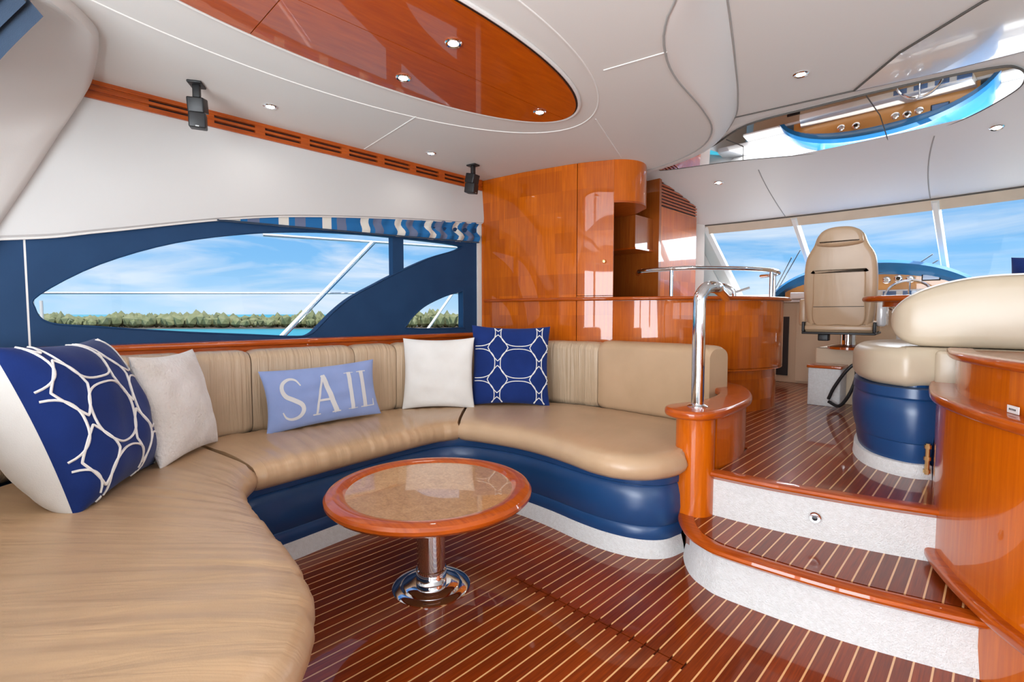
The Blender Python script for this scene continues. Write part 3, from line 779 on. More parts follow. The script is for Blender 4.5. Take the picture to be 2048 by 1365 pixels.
# navy base: bead, padded panel, lower band, carpeted toe
base_front = [(-1.12, 2.36), (-1.15, 2.235), (-1.24, 2.155), (-1.38, 2.115), (-1.55, 2.11), (-1.78, 2.13), (-2.02, 2.13), (-2.22, 2.09), (-2.36, 2.04), (-2.47, 1.95), (-2.51, 1.80), (-2.50, 1.5), (-2.47, 1.2), (-2.44, 0.95), (-2.42, 0.78), (-2.36, 0.68), (-2.2, 0.58), (-1.95, 0.51), (-1.6, 0.48), (-1.3, 0.43), (-1.12, 0.36), (-1.0, 0.25), (-0.95, 0.05), (-0.95, -0.5)]
bf = cr(base_front, 7)
def base_prof(): return [(-0.01, 0.415), (0.012, 0.410), (0.016, 0.385), (0.012, 0.362), (0.002, 0.355), (0.010, 0.345), (0.024, 0.30), (0.028, 0.24), (0.020, 0.18), (0.004, 0.15), (0.010, 0.143), (0.014, 0.11), (0.008, 0.085), (-0.01, 0.08)]
side = 1
bpv = sweep(bf, [(-o, z) for o, z in base_prof()])
# make sure that the padding points into the room
mid = bf[len(bf)//3]; test = normals2(bf)[len(bf)//3]
inward = (Vector((-1.7, 1.25))-mid).dot(test) > 0
sg = 1 if inward else -1
r_ = sweep(bf, [(sg*o, z) for o, z in base_prof()]); new_obj('base_panel', r_[0], r_[1], 'navy_vinyl', sofa, uv=r_[2])
r_ = sweep(bf, [(sg*o, z) for o, z in [(-0.01, 0.09), (0.008, 0.085), (0.022, 0.04), (0.03, 0.0)]]); new_obj('toe_kick', r_[0], r_[1], 'carpet', sofa, uv=r_[2])

# back cushions along the wall, round the corner and across the cabinet
backpath = cr([(-0.95, -0.60), (-1.6, -0.60), (-2.3, -0.56), (-2.8, -0.35), (-3.12, 0.0), (-3.24, 0.35), (-3.245, 0.8), (-3.245, 1.4), (-3.24, 2.0), (-3.16, 2.42), (-2.98, 2.78), (-2.70, 3.06), (-2.40, 3.17), (-2.1, 3.195), (-1.7, 3.19), (-1.42, 3.17), (-1.24, 3.12)], 14)
L_ = [0]
for a, b in zip(backpath, backpath[1:]): L_.append(L_[-1]+(b-a).length)
def s_at(fn):
    return L_[min(range(len(backpath)), key=lambda i: fn(backpath[i]))]
def sub(s0, s1, n):
    out = []
    for k in range(n):
        s = s0+(s1-s0)*k/(n-1); j = 0
        while j < len(L_)-2 and L_[j+1] < s: j += 1
        t = (s-L_[j])/max(1e-9, L_[j+1]-L_[j]); out.append(backpath[j].lerp(backpath[j+1], min(1, max(0, t))))
    return out
sy = lambda y: s_at(lambda p: abs(p.y-y)+abs(p.x+3.245)*3)
cuts = [0.0, 0.85, 1.75, s_at(lambda p: (p-Vector((-3.2, 0.22))).length), sy(0.70), sy(1.0), sy(1.66), sy(2.0), s_at(lambda p: (p-Vector((-3.03, 2.70))).length), s_at(lambda p: (p-Vector((-2.66, 3.09))).length), s_at(lambda p: (p-Vector((-2.14, 3.19))).length), L_[-1]]
testn = normals2(backpath)[len(backpath)//2]
bs = 1 if testn.x > 0 else -1
ENDS = (0.93, 0.975, 0.995)
for i in range(len(cuts)-1):
    last = i == len(cuts)-2
    a, b = cuts[i]+0.003, cuts[i+1]-0.003
    n = max(14, int((b-a)/0.022))
    top = 1.0 if last else 0.985
    prof = rrect(-0.085, 0.085, 0.47, top, 0.06, 5, 0.022)
    prof = [(bs*o, z) for o, z in prof]
    sd_ = i*7.3; am = 0.003 if last else 0.0065; fq = 12 if last else 30
    def gth(s, j, o, z, sd_=sd_, am=am, fq=fq):
        g = noise.noise(Vector((s*fq, z*2.5, sd_)))+0.4*noise.noise(Vector((s*fq*2, z*4, sd_+5)))
        return o+bs*am*g, z+am*0.35*g*(1 if z > 0.8 else 0)
    ends = (0.45, 0.68, 0.82, 0.91, 0.965, 0.99) if last else ENDS
    if last:
        pts = sub(a, b, n)
    r_ = sweep(sub(a, b, n), prof, cprof=True, ends=ENDS, gather=gth)
    new_obj('back_cushion', r_[0], r_[1], 'leather_smooth' if last else 'leather_back', sofa, uv=r_[2], angle=60)
r_ = sweep(backpath[:-16], [(-bs*0.07, 0.05), (-bs*0.07, 0.9), (-bs*0.10, 0.9), (-bs*0.10, 0.05)], cprof=True)
new_obj('back_board', r_[0], r_[1], 'navy_vinyl', sofa)

# ---- wooden end post with ledge, carrying the chrome grab rail
post = thing('end_post', 'varnished cherry end post with a rounded ledge beside the stairs', 'post', (-1.07, 2.42, Z1))
pc = [(-1.07+0.093*math.cos(2*PI*i/32), 2.405+0.093*math.sin(2*PI*i/32)) for i in range(32)]
new_obj('column', *prism(pc, Z1+0.004, 0.70), 'cherry_plain', post)
sidec = cr([(-1.02, 2.48), (-1.01, 2.7), (-1.05, 2.95), (-1.14, 3.18), (-1.28, 3.36)], 6)
new_obj('side_panel', *sweep(sidec, [(0.03, Z1), (0.03, 0.71), (-0.01, 0.71), (-0.01, Z1)], cprof=True)[:2], 'cherry_plain', post)
lp = cr([(-1.20, 2.38), (-1.165, 2.275), (-1.07, 2.235), (-0.975, 2.27), (-0.935, 2.40), (-0.935, 2.62), (-0.965, 2.88), (-1.06, 3.14), (-1.20, 3.36), (-1.36, 3.42), (-1.34, 3.2), (-1.20, 3.02), (-1.14, 2.8), (-1.14, 2.58)], 6, True)
new_obj('ledge', *prism([tuple(p) for p in lp], 0.695, 0.738, 0.016, 4), 'mahogany', post)
gr = thing('grab_rail', 'polished chrome grab pole rising from the end post and bending to the bar', 'railing', (-1.06, 2.40, 0.738))
gp = [(-1.06, 2.40, 0.738), (-1.06, 2.40, 1.0), (-1.06, 2.40, 1.25), (-1.058, 2.415, 1.295), (-1.053, 2.45, 1.325), (-1.048, 2.50, 1.337), (-1.05, 2.58, 1.337), (-1.11, 2.76, 1.335), (-1.28, 3.25, 1.33), (-1.47, 3.79, 1.322)]
gp = [tuple(p) for p in cr(gp, 5)]
new_obj('pole', *tube(gp, 0.031, 20), 'chrome', gr)
new_obj('collar', *lathe([(0.031, 0.738), (0.050, 0.738), (0.050, 0.744), (0.036, 0.752), (0.031, 0.752)], (-1.06, 2.40, 0), 28), 'chrome', gr)

# ---- round cocktail table
TC = (-1.745, 1.268)
tb = thing('cocktail_table', 'round low table with burl centre, mahogany rim and chrome pedestal', 'table', (*TC, 0))
new_obj('rim', *lathe([(0.355, 0.412), (0.40, 0.404), (0.428, 0.412), (0.440, 0.425), (0.441, 0.438), (0.432, 0.450), (0.41, 0.457), (0.385, 0.456), (0.362, 0.449), (0.355, 0.444)], (*TC, 0), 96), 'mahogany', tb)
new_obj('burl_top', *lathe([(0.0005, 0.412), (0.356, 0.412), (0.356, 0.4445), (0.0005, 0.4450)], (*TC, 0), 96), 'burl', tb)
new_obj('pedestal', *lathe([(0.062, 0.02), (0.066, 0.03), (0.066, 0.085), (0.061, 0.088), (0.061, 0.40), (0.09, 0.412), (0.001, 0.412)], (*TC, 0), 40), 'chrome', tb)
new_obj('base_plate', *lathe([(0.001, 0.0), (0.168, 0.0), (0.170, 0.006), (0.162, 0.012), (0.135, 0.014), (0.128, 0.020), (0.122, 0.024), (0.075, 0.026), (0.001, 0.026)], (*TC, 0), 64), 'chrome', tb)

# ---- pillows
def pillow_fn(W, H, T):
    def P(u, v, side):
        x = W*u*(1-0.075*(1-v*v)*abs(u)**3); y = H*v*(1-0.075*(1-u*u)*abs(v)**3)
        th = T*max(0.0, (1-abs(u)**2.6)*(1-abs(v)**2.6))**0.48
        return Vector((x, y, side*th))
    return P
def frame(center, r, up):
    r = Vector(r).normalized(); up = Vector(up); up = (up-r*up.dot(r)).normalized(); n = r.cross(up)
    M = Matrix(((r.x, up.x, n.x, center[0]), (r.y, up.y, n.y, center[1]), (r.z, up.z, n.z, center[2]), (0, 0, 0, 1)))
    return M
def pillow(name, label, M, W, H, T, mat, back=None, group=None, seed=0, crease=0.006, cat='pillow', bulge=1.0):
    P = pillow_fn(W, H, T); n = 36
    root = thing(name, label, cat, M @ Vector((0, -H, 0)), group)
    def sheet(side):
        V = []; F = []
        for i in range(n+1):
            for j in range(n+1):
                u = math.sin(PI/2*(2*i/n-1)); v = math.sin(PI/2*(2*j/n-1))
                p = P(u, v, side*(bulge if side < 0 else 1))
                inn = (1-u*u)*(1-v*v)
                p.z += side*crease*2.0*inn**0.5*noise.noise(Vector((u*2.6+seed, v*2.6, side)))
                V.append(M @ p)
        for i in range(n):
            for j in range(n): F.append((i*(n+1)+j, (i+1)*(n+1)+j, (i+1)*(n+1)+j+1, i*(n+1)+j+1))
        return V, F
    new_obj('front_cover', *sheet(1), mat, root, angle=80)
    new_obj('back_cover', *sheet(-1), back or mat, root, angle=80)
    return root, P
def surf(P, M, u, v, seed, crease, lift=0.002):
    p = P(u, v, 1); inn = max(0, (1-u*u)*(1-v*v))
    p.z += crease*2.0*inn**0.5*noise.noise(Vector((u*2.6+seed, v*2.6, 1)))+lift
    return M @ p
def trellis(root, P, M, seed, crease, nx, ny, r, cu, cv, vlim=0.985):
    """embroidered lattice: rounded octagon loops with pointed eyes between them; (cu, cv): centre of one octagon"""
    for i in range(-3, 4):
        for j in range(-3, 4):
            for nm, x0, y0, ax, ay, ex in (('cell_cord', i, j, 0.435, 0.455, 2.5), ('eye_cord', i+0.5, j+0.5, 0.24, 0.43, 1.15)):
                seg = []; n = 56
                def flush(seg):
                    if len(seg) > 3: new_obj(nm, *tube(seg, r, 5), 'stitch_white', root)
                for k in range(n+1):
                    a = 2*PI*k/n; c, s_ = math.cos(a), math.sin(a)
                    X = x0+ax*math.copysign(abs(c)**(2/ex), c); Y = y0+ay*math.copysign(abs(s_)**(2/ex), s_)
                    u = cu+X*2/nx; v = cv+Y*2/ny
                    if abs(u) < vlim and abs(v) < vlim: seg.append(surf(P, M, u, v, seed, crease))
                    else: flush(seg); seg = []
                flush(seg)
# big navy pillow at the aft corner
M1 = frame((-2.53, 0.20, 0.80), (-0.865, 0.50, 0.0), (-0.165, -0.285, 0.943))
r1, P1 = pillow('patterned_pillow', 'big navy pillow with white lattice embroidery and plain white back, slumped in the corner', M1, 0.31, 0.31, 0.155, 'navy_cloth', 'white_cloth', seed=4, crease=0.010, bulge=1.5)
trellis(r1, P1, M1, 4, 0.010, 2.5, 2.4, 0.0044, -0.32, -0.05)
# white fluffy pillow next to it
M2 = frame((-2.81, 0.561, 0.767), (-0.756, 0.654, 0), (-0.145, -0.168, 0.975))
pillow('fluffy_pillow', 'white fluffy pillow leaning beside the big navy pillow', M2, 0.245, 0.255, 0.075, 'white_fur', seed=8, crease=0.008)
# sail pillow
M3 = frame((-2.99, 1.37, 0.70), (0.02, 1.0, 0.035), (-0.20, -0.06, 0.97))
r3, P3 = pillow('lumbar_pillow', 'pale blue lumbar pillow with the word SAIL in cream letters', M3, 0.365, 0.185, 0.055, 'periwinkle', seed=11, crease=0.006)
def letters():
    S_ = [(0.86, 0.80), (0.70, 0.95), (0.45, 0.99), (0.20, 0.90), (0.12, 0.74), (0.24, 0.58), (0.52, 0.47), (0.80, 0.34), (0.86, 0.20), (0.70, 0.05), (0.42, 0.0), (0.18, 0.06), (0.06, 0.20)]
    S_ = [tuple(p) for p in cr(S_, 5)]; n = len(S_)
    wS = [0.05+0.13*math.sin(PI*i/(n-1))**1.2 for i in range(n)]
    out = [('letter_s', -0.58, 0.42, [(S_, wS)])]
    out.append(('letter_a', -0.05, 0.46, [([(0.12, 0), (0.5, 1.0)], [0.08, 0.08]), ([(0.5, 1.0), (0.88, 0)], [0.17, 0.19]), ([(0.27, 0.36), (0.74, 0.36)], [0.08, 0.08]), ([(-0.02, 0.015), (0.26, 0.015)], [0.05, 0.05]), ([(0.70, 0.015), (1.02, 0.015)], [0.05, 0.05])]))
    out.append(('letter_i', 0.42, 0.20, [([(0.5, 0), (0.5, 1.0)], [0.36, 0.36]), ([(0.05, 0.02), (0.95, 0.02)], [0.06, 0.06]), ([(0.05, 0.98), (0.95, 0.98)], [0.06, 0.06])]))
    out.append(('letter_l', 0.73, 0.30, [([(0.3, 0), (0.3, 1.0)], [0.27, 0.27]), ([(0.0, 0.98), (0.62, 0.98)], [0.06, 0.06]), ([(0.0, 0.02), (0.95, 0.02)], [0.06, 0.06]), ([(0.92, 0.02), (0.95, 0.20)], [0.10, 0.05])]))
    H0, H1 = -0.66, 0.64; asp = 0.365/0.185
    for nm, x0, w, strokes in out:
        V = []; F = []
        for pts, ws in strokes:
            dense = []; dw = []
            for (a, b), (wa, wb) in zip(zip(pts, pts[1:]), zip(ws, ws[1:])):
                k = 10 if len(pts) < 6 else 2
                for q in range(k): dense.append(Vector(a).lerp(Vector(b), q/k)); dw.append(wa+(wb-wa)*q/k)
            dense.append(Vector(pts[-1])); dw.append(ws[-1])
            N = normals2([Vector((p.x*w*asp, p.y*(H1-H0))) for p in dense]); b0 = len(V)
            for p, nn, ww in zip(dense, N, dw):
                for t in (-0.5, -0.17, 0.17, 0.5):
                    u = x0-w*0.5+p.x*w+nn.x*ww*t*w; v = H0+p.y*(H1-H0)+nn.y*ww*t*w*asp
                    V.append(surf(P3, M3, u, v, 11, 0.006, 0.0022))
            for i in range(len(dense)-1):
                for j in range(3): F.append((b0+i*4+j, b0+(i+1)*4+j, b0+(i+1)*4+j+1, b0+i*4+j+1))
        new_obj(nm, V, F, 'stitch_letter', r3)
base_mat('stitch_letter', (0.60, 0.60, 0.60), 0.85)
letters()
M4 = frame((-2.93, 2.21, 0.765), (0.71, 0.70, 0.01), (-0.10, 0.12, 0.98))
pillow('linen_pillow', 'plain white square pillow propped against the patterned navy pillow', M4, 0.265, 0.262, 0.07, 'white_cloth', seed=15, crease=0.008)
M5 = frame((-2.63, 2.66, 0.81), (0.70, 0.71, -0.02), (-0.12, 0.14, 0.98))
r5, P5 = pillow('patterned_pillow', 'navy pillow with white lattice embroidery standing beside the plain white one', M5, 0.30, 0.305, 0.075, 'navy_cloth', seed=19, crease=0.006)
trellis(r5, P5, M5, 19, 0.006, 1.9, 2.55, 0.0036, 0.2, 0.03)
M6 = frame((-2.93, -0.28, 0.83), (-0.75, 0.66, 0), (-0.1, -0.1, 0.98))
pillow('plain_pillow', 'plain light blue pillow tucked behind the big navy pillow', M6, 0.24, 0.25, 0.07, 'periwinkle_plain', seed=23)

# ---- curtains
vl = thing('striped_valance', 'blue, grey and cream striped gathered blind above the port window', 'blind', (-3.42, 2.2, 1.9))
yy = [0.90+2.16*i/150 for i in range(151)]; V = []; F = []; UVs = []
for i, y in enumerate(yy):
    t = (y-0.90)/2.16
    zt = 1.80+0.245*t**0.75; zb_ = 1.772+0.078*t**1.1
    fold = max(0, (t-0.35)/0.65)
    for j in range(9):
        q = j/8; z = zt+(zb_-zt)*q
        x = -3.445+0.03*fold*math.sin(q*9+1.0)*0.8+0.012*fold*math.sin(y*55+q*3)
        V.append((x, y, z)); UVs.append((y+0.035*fold*math.sin(q*6.0), z))
for i in range(150):
    for j in range(8): F.append((i*9+j, (i+1)*9+j, (i+1)*9+j+1, i*9+j+1))
new_obj('cloth', V, F, 'striped_cloth', vl, uv=UVs)
new_obj('batten', *tube([(-3.43, 0.92, 1.775), (-3.43, 2.0, 1.812), (-3.42, 3.05, 1.853)], 0.006, 6), 'curtain_blue', vl)
ct = thing('gathered_curtain', 'folded blue roman curtain hanging in the aft ceiling corner', 'curtain', (-2.9, -0.1, 2.2))
V = []; F = []; nI, nJ = 26, 60
for i in range(nI+1):
    for j in range(nJ+1):
        a = i/nI; b = j/nJ
        bot = Vector((-2.756, -0.138, 1.92)).lerp(Vector((-2.528, 0.1325, 2.308)), a)
        p = bot+Vector((-0.06, -0.17, 0.15))*b
        p += Vector((0.045, 0.0, -0.045))*(1-(b*4) % 1.0)*(0.85+0.15*math.sin(a*7))
        V.append(p)
for i in range(nI):
    for j in range(nJ): F.append((i*(nJ+1)+j, (i+1)*(nJ+1)+j, (i+1)*(nJ+1)+j+1, i*(nJ+1)+j+1))
new_obj('cloth', V, F, 'curtain_blue', ct)

# ---- tall curved cabinet and bar
face = cr([(-3.44, 3.10), (-3.30, 3.115), (-3.0, 3.155), (-2.72, 3.22), (-2.46, 3.29), (-2.215, 3.405)], 10)
cab = thing('curved_cabinet', 'tall curved cherry veneer cabinet rising to the ceiling behind the sofa', 'cabinet', (-2.8, 3.3, Z2))
fsplit = min(range(len(face)), key=lambda i: abs(face[i].x+2.475))
def clad(pathpts, z0, z1, t=0.025): return sweep(pathpts, [(0, z0), (0, z1), (-t, z1), (-t, z0)], cprof=True)
tn = normals2(face)[10]; fs = 1 if tn.y < 0 else -1
def clad(pathpts, z0, z1, t=0.025): return sweep(pathpts, [(0, z0), (0, z1), (-fs*t, z1), (-fs*t, z0)], cprof=True)
r_ = clad(face[:fsplit+1], 0.5, ZC-0.002); new_obj('side_panel', r_[0], r_[1], 'cherry', cab, uv=[(u, v) for u, v in r_[2]])
gap = [p.copy() for p in face[fsplit:]]; gap[0] = gap[0].lerp(gap[1], 0.25)
r_ = clad(gap, 1.35, ZC-0.002); dr = new_obj('door', r_[0], r_[1], 'cherry', cab, uv=[(u+0.975, v) for u, v in r_[2]])
r_ = clad(gap, 0.5, 1.345); new_obj('lower_panel', r_[0], r_[1], 'cherry', cab, uv=[(u+0.975, v) for u, v in r_[2]])
new_obj('knob', *place(lathe([(0.0005, -0.02), (0.012, -0.018), (0.016, 0.004), (0.012, 0.016), (0.0005, 0.019)], k=16), (-2.268, 3.355, 1.62), R(25), R(90)), 'brass', dr)
new_obj('inner_side', *box(-2.96, -2.92, 3.45, 4.28, 1.34, 2.08), 'niche_wood', cab, smooth=False)
# overhead round-ended cupboard
oc = thing('overhead_cupboard', 'round-ended cherry cupboard hung from the ceiling next to the curved cabinet', 'cupboard', (-2.2, 3.7, 2.09))
ocp = [tuple(p) for p in cr([(-2.218, 3.408), (-2.15, 3.47), (-2.10, 3.57), (-2.10, 3.68), (-2.15, 3.80)], 6)]+[(-2.35, 3.95), (-2.8, 3.95), (-2.8, 3.42)]
new_obj('body', *prism(ocp, 2.10, ZC+0.02), 'cherry_plain', oc)
new_obj('underside', *prism(ocp, 2.085, 2.10), 'mahogany', oc)
nch = thing('shelf_box', 'small cherry shelf box recessed under the round-ended cupboard', 'shelf', (-2.45, 4.1, 1.8))
new_obj('body', *box(-2.9, -2.36, 3.98, 4.30, 1.80, 2.09), 'niche_wood', nch, smooth=False)
new_obj('lip', *box(-2.9, -2.35, 3.97, 4.31, 1.785, 1.80), 'mahogany', nch, smooth=False)
struct(new_obj('wall_galley', *box(-3.45, -2.30, 4.30, 4.34, 0.42, ZH), 'niche_wood', smooth=False))
tc_ = thing('tall_cabinet', 'tall cherry cabinet with a slatted vent at its top behind the bar', 'cabinet', (-2.8, 4.7, Z2))
new_obj('body', *box(-3.2, -2.345, 4.345, 5.16, Z2, ZH-0.002), 'cherry_plain', tc_, smooth=False)
new_obj('door', *box(-2.345, -2.325, 4.36, 5.15, 0.6, 2.22), 'cherry', tc_, smooth=False)
new_obj('vent_back', *box(-2.345, -2.335, 4.37, 5.14, 2.225, ZH-0.03), 'dark_gap', tc_, smooth=False)
for k in range(9):
    z = 2.235+k*0.030
    new_obj('slat', *box(-2.35, -2.322, 4.36, 5.15, z, z+0.017), 'mahogany', tc_, smooth=False)

r_ = sweep(face[4:], [(fs*o, z) for o, z in rrect(-0.004, 0.028, 1.308, 1.336, 0.0125)], cprof=True)
new_obj('bar_moulding', r_[0], r_[1], 'mahogany', cab)
bar = thing('galley_bar', 'curved cherry galley bar with a rounded drum end and mahogany edged top', 'counter', (-1.9, 4.0, Z2))
barc = cr([(-2.25, 3.375), (-2.0, 3.44), (-1.75, 3.575), (-1.52, 3.80), (-1.35, 4.05), (-1.27, 4.30), (-1.26, 4.52), (-1.34, 4.80), (-1.52, 5.02), (-1.8, 5.15)], 8)
bn = normals2(barc)[10]; s_ = 1 if bn.x > 0 else -1
offs = lambda path, d: [p+n*d*s_ for p, n in zip(path, normals2(path))]
barin = offs(barc, -0.03)
r_ = sweep(barin, [(0, 0.765), (0, 1.31), (-s_*0.03, 1.31), (-s_*0.03, 0.765)], cprof=True)
new_obj('drum_panel', r_[0], r_[1], 'cherry', bar, uv=[(u+0.4, v) for u, v in r_[2]])
low = offs(barc, -0.075)
r_ = sweep(low, [(0, Z2), (0, 0.77), (-s_*0.03, 0.77), (-s_*0.03, Z2)], cprof=True)
new_obj('drum_base', r_[0], r_[1], 'cherry', bar, uv=r_[2])
new_obj('drum_floor', *prism([(p.x, p.y) for p in barin]+[(-2.29, 5.1), (-2.28, 3.45)], 0.755, 0.775), 'cherry_plain', bar)
edgepath = resample(barc, 90)
r_ = sweep(edgepath, [(s_*(o), z) for o, z in rrect(-0.06, 0.028, 1.308, 1.336, 0.0125)], cprof=True)
new_obj('top_edge', r_[0], r_[1], 'mahogany', bar)
new_obj('worktop', *prism([(p.x, p.y) for p in offs(barc, -0.03)]+[(-2.29, 5.1), (-2.29, 4.32), (-2.28, 3.45)], 1.305, 1.331), 'gel_white', bar)
for z, y in ((1.10, 4.62), (0.9, 4.62)):
    pass
fr_ = thing('fiddle_rail', 'oval chrome fiddle rail on short posts around the bar top', 'railing', (-1.7, 4.0, 1.336))
rl_ = offs(barc, -0.075)
rp = [(-2.16, 3.72, 1.545), (-2.08, 3.63, 1.55)]+[(p.x, p.y, 1.555) for p in rl_[18:-6:3]]
rp = [tuple(p) for p in cr(rp, 3)]
new_obj('tube_rail', *tube(rp, 0.017, 12), 'chrome', fr_)
new_obj('wooden_end', *tube([(-2.20, 3.765, 1.543), (-2.165, 3.725, 1.545), (-2.09, 3.64, 1.55)], 0.021, 12), 'mahogany', fr_)
for fr_t in (0.10, 0.55, 0.86):
    q = rp[int(len(rp)*fr_t)]
    new_obj('rail_post', *tube([(q[0], q[1], 1.331), (q[0], q[1], q[2])], 0.014, 12), 'chrome', fr_)
fa = thing('faucet', 'chrome pull-out faucet on the galley worktop', 'faucet', (-1.9, 4.5, 1.331))
new_obj('spout', *tube([tuple(p) for p in cr([(-1.60, 4.30, 1.331), (-1.61, 4.30, 1.40), (-1.66, 4.26, 1.44), (-1.72, 4.20, 1.45)], 5)], 0.016, 10), 'chrome', fa)
new_obj('handle', *tube([(-1.60, 4.30, 1.38), (-1.50, 4.36, 1.42)], 0.010, 8), 'chrome', fa)

# ---- starboard side: curved cabinet with mouldings
sc = thing('starboard_cabinet', 'curved varnished cherry cabinet flank with three mahogany mouldings beside the stairs', 'cabinet', (0.3, 2.3, 0))
cn = normals2(cabc)[len(cabc)//2]; cs = 1 if cn.x < 0 else -1
def mould(z0, z1, out, inn=0.02, r=0.012): return sweep(cabc, [(cs*o, z) for o, z in rrect(-inn, out, z0, z1, r, 4)], cprof=True)
r_ = sweep(cabc, [(0, 0), (0, 0.86), (-cs*0.03, 0.86), (-cs*0.03, 0)], cprof=True); new_obj('flank_panel', r_[0], r_[1], 'cherry_plain', sc, uv=r_[2])
r_ = mould(0.845, 0.885, 0.028, 0.13, 0.015); new_obj('ledge', r_[0], r_[1], 'mahogany', sc)
upc = [p-n*0.06*cs for p, n in zip(cabc, normals2(cabc))][5:]
r_ = sweep(upc, [(0, 0.88), (0, 1.03), (-cs*0.03, 1.03), (-cs*0.03, 0.88)], cprof=True); new_obj('upper_panel', r_[0], r_[1], 'cherry_plain', sc, uv=r_[2])
r_ = sweep(upc, [(cs*o, z) for o, z in rrect(-0.06, 0.035, 1.02, 1.052, 0.014)], cprof=True); new_obj('top_rail', r_[0], r_[1], 'mahogany', sc)
foot = [p for p in cabc if p.y < 2.63]
r_ = sweep(foot, [(cs*o, z) for o, z in rrect(-0.02, 0.034, 0.222, 0.262, 0.014)], cprof=True); new_obj('foot_rail', r_[0], r_[1], 'mahogany', sc)
new_obj('top_board', *prism([(p.x, p.y) for p in upc]+[(1.45, 3.0), (-0.05, 3.0)], 1.02, 1.04), 'mahogany', sc, smooth=False)
lab = tag(new_obj('label_card', *place(box(-0.028, 0.028, -0.001, 0.001, -0.012, 0.012), (0.042, 2.212, 0.8985), R(-63)), 'paper', smooth=False), 'tiny white card standing on the starboard cabinet ledge', 'card')
for k in range(5):
    new_obj('print_mark', *place(box(-0.018+k*0.007, -0.014+k*0.007, -0.0016, -0.001, -0.003, 0.003), (0.042, 2.212, 0.8985), R(-63)), 'black', lab, smooth=False)
hk = thing('brass_bolt', 'small brass barrel bolt on the corner of the navy dinette base', 'bolt', (-0.20, 3.10, 0.45))
new_obj('barrel', *tube([(-0.214, 2.968, 0.455), (-0.214, 2.968, 0.60)], 0.009, 10), 'brass', hk)
for z in (0.47, 0.53, 0.585): new_obj('clip', *tube([(-0.214, 2.968, z-0.008), (-0.214, 2.968, z+0.008)], 0.014, 10), 'brass', hk)

# ---- dinette seat on the upper level
dn = thing('dinette_sofa', 'pale tan leather dinette seat with navy base and high rounded back on the upper deck', 'sofa', (0.0, 3.5, Z2))
df = [(-0.20, 3.02), (-0.27, 2.985), (-0.36, 3.005), (-0.46, 3.09), (-0.535, 3.25), (-0.58, 3.45), (-0.59, 3.7), (-0.53, 3.92), (-0.36, 4.02)]
dfc = cr(df, 6); dfp = [(p.x, p.y) for p in dfc]+[(1.4, 4.05), (1.4, 3.06), (-0.19, 3.06)]
dN = normals2(dfc)[12]; ds = 1 if dN.x < 0 else -1
r_ = sweep(dfc, [(ds*o, z) for o, z in [(-0.03, 0.85), (0.010, 0.845), (0.012, 0.80), (0.003, 0.79), (0.010, 0.78), (0.016, 0.72), (0.012, 0.64), (0.0, 0.585), (-0.006, 0.58), (-0.008, 0.53), (-0.018, 0.485)]]); new_obj('base_panel', r_[0], r_[1], 'navy_vinyl', dn, uv=r_[2])
r_ = sweep(dfc, [(ds*o, z) for o, z in [(-0.03, 0.49), (0.0, 0.485), (0.004, 0.43), (0.006, Z2)]]); new_obj('toe_kick', r_[0], r_[1], 'carpet', dn, uv=r_[2])
def offp(poly, d):
    P = [Vector(p) for p in poly]
    ar = sum(P[i].x*P[(i+1) % len(P)].y-P[(i+1) % len(P)].x*P[i].y for i in range(len(P)))
    if ar < 0: P.reverse()
    return [tuple(p+n*d) for p, n in zip(P, normals2(P, True))]
new_obj('base_body', *prism(offp(dfp, -0.04), Z2, 0.86), 'navy_vinyl', dn, smooth=False)
new_obj('seat_cushion', *prism(offp([(p.x, p.y) for p in dfc if p.x < -0.29]+[(1.4, 4.05), (1.4, 3.06), (-0.215, 3.06)], 0.02), 0.85, 1.04, 0.06, 5), 'leather_pale', dn, angle=60)
new_obj('seat_filler', *box(-0.205, -0.10, 3.0, 3.12, 0.86, 1.03, 0.02), 'leather_pale', dn)
bk = [tuple(p) for p in cr([(-0.36, 3.15), (-0.30, 3.09), (-0.1, 3.07), (1.4, 3.07)], 4)]
V = []; F = []; nn_ = 44
for i in range(nn_+1):
    t = i/nn_; x = -0.395+1.8*t**1.6
    d = min(1, (x+0.395)/0.42); k = math.sqrt(max(0, 1-(1-d)**2))
    zt = 1.17+0.205*k; zb_ = 1.17-0.128*min(1, math.sqrt(max(0, 1-(1-min(1, (x+0.395)/0.14))**2)))
    th = 0.105*max(0.06, math.sqrt(max(0, 1-(1-min(1, (x+0.395)/0.10))**2)))
    for j in range(20):
        a = 2*PI*j/20; c_, s2 = math.cos(a), math.sin(a)
        yy_ = 3.17+th*math.copysign(abs(c_)**0.38, c_); zz_ = (zt+zb_)/2+(zt-zb_)/2*math.copysign(abs(s2)**0.40, s2)
        V.append((x, yy_, zz_))
for i in range(nn_):
    for j in range(20): F.append((i*20+j, (i+1)*20+j, (i+1)*20+(j+1) % 20, i*20+(j+1) % 20))
F.append(tuple(range(20))); F.append(tuple(nn_*20+j for j in reversed(range(20))))
new_obj('backrest', V, F, 'leather_pale', dn, angle=60)
pipe = []
for i in range(30):
    x = -0.388+0.55*(i/29)**1.5; d = min(1, (x+0.395)/0.42); k = math.sqrt(max(0, 1-(1-d)**2)); pipe.append((x, 3.085+0.07*(1-min(1, (x+0.395)/0.12)), 1.168+0.205*k))
new_obj('piping', *tube(pipe, 0.004, 6), 'seam_light', dn)
M7 = frame((0.235, 3.56, 1.27), (0.9, -0.3, 0), (0, 0.15, 1))
pillow('dinette_pillow', 'navy pillow standing on the pale dinette seat behind its high back', M7, 0.225, 0.225, 0.07, 'navy_cloth', seed=31)
dt = thing('dinette_table', 'mahogany dinette table with a bull-nosed edge behind the pale seat back', 'table', (0.0, 4.4, Z2))
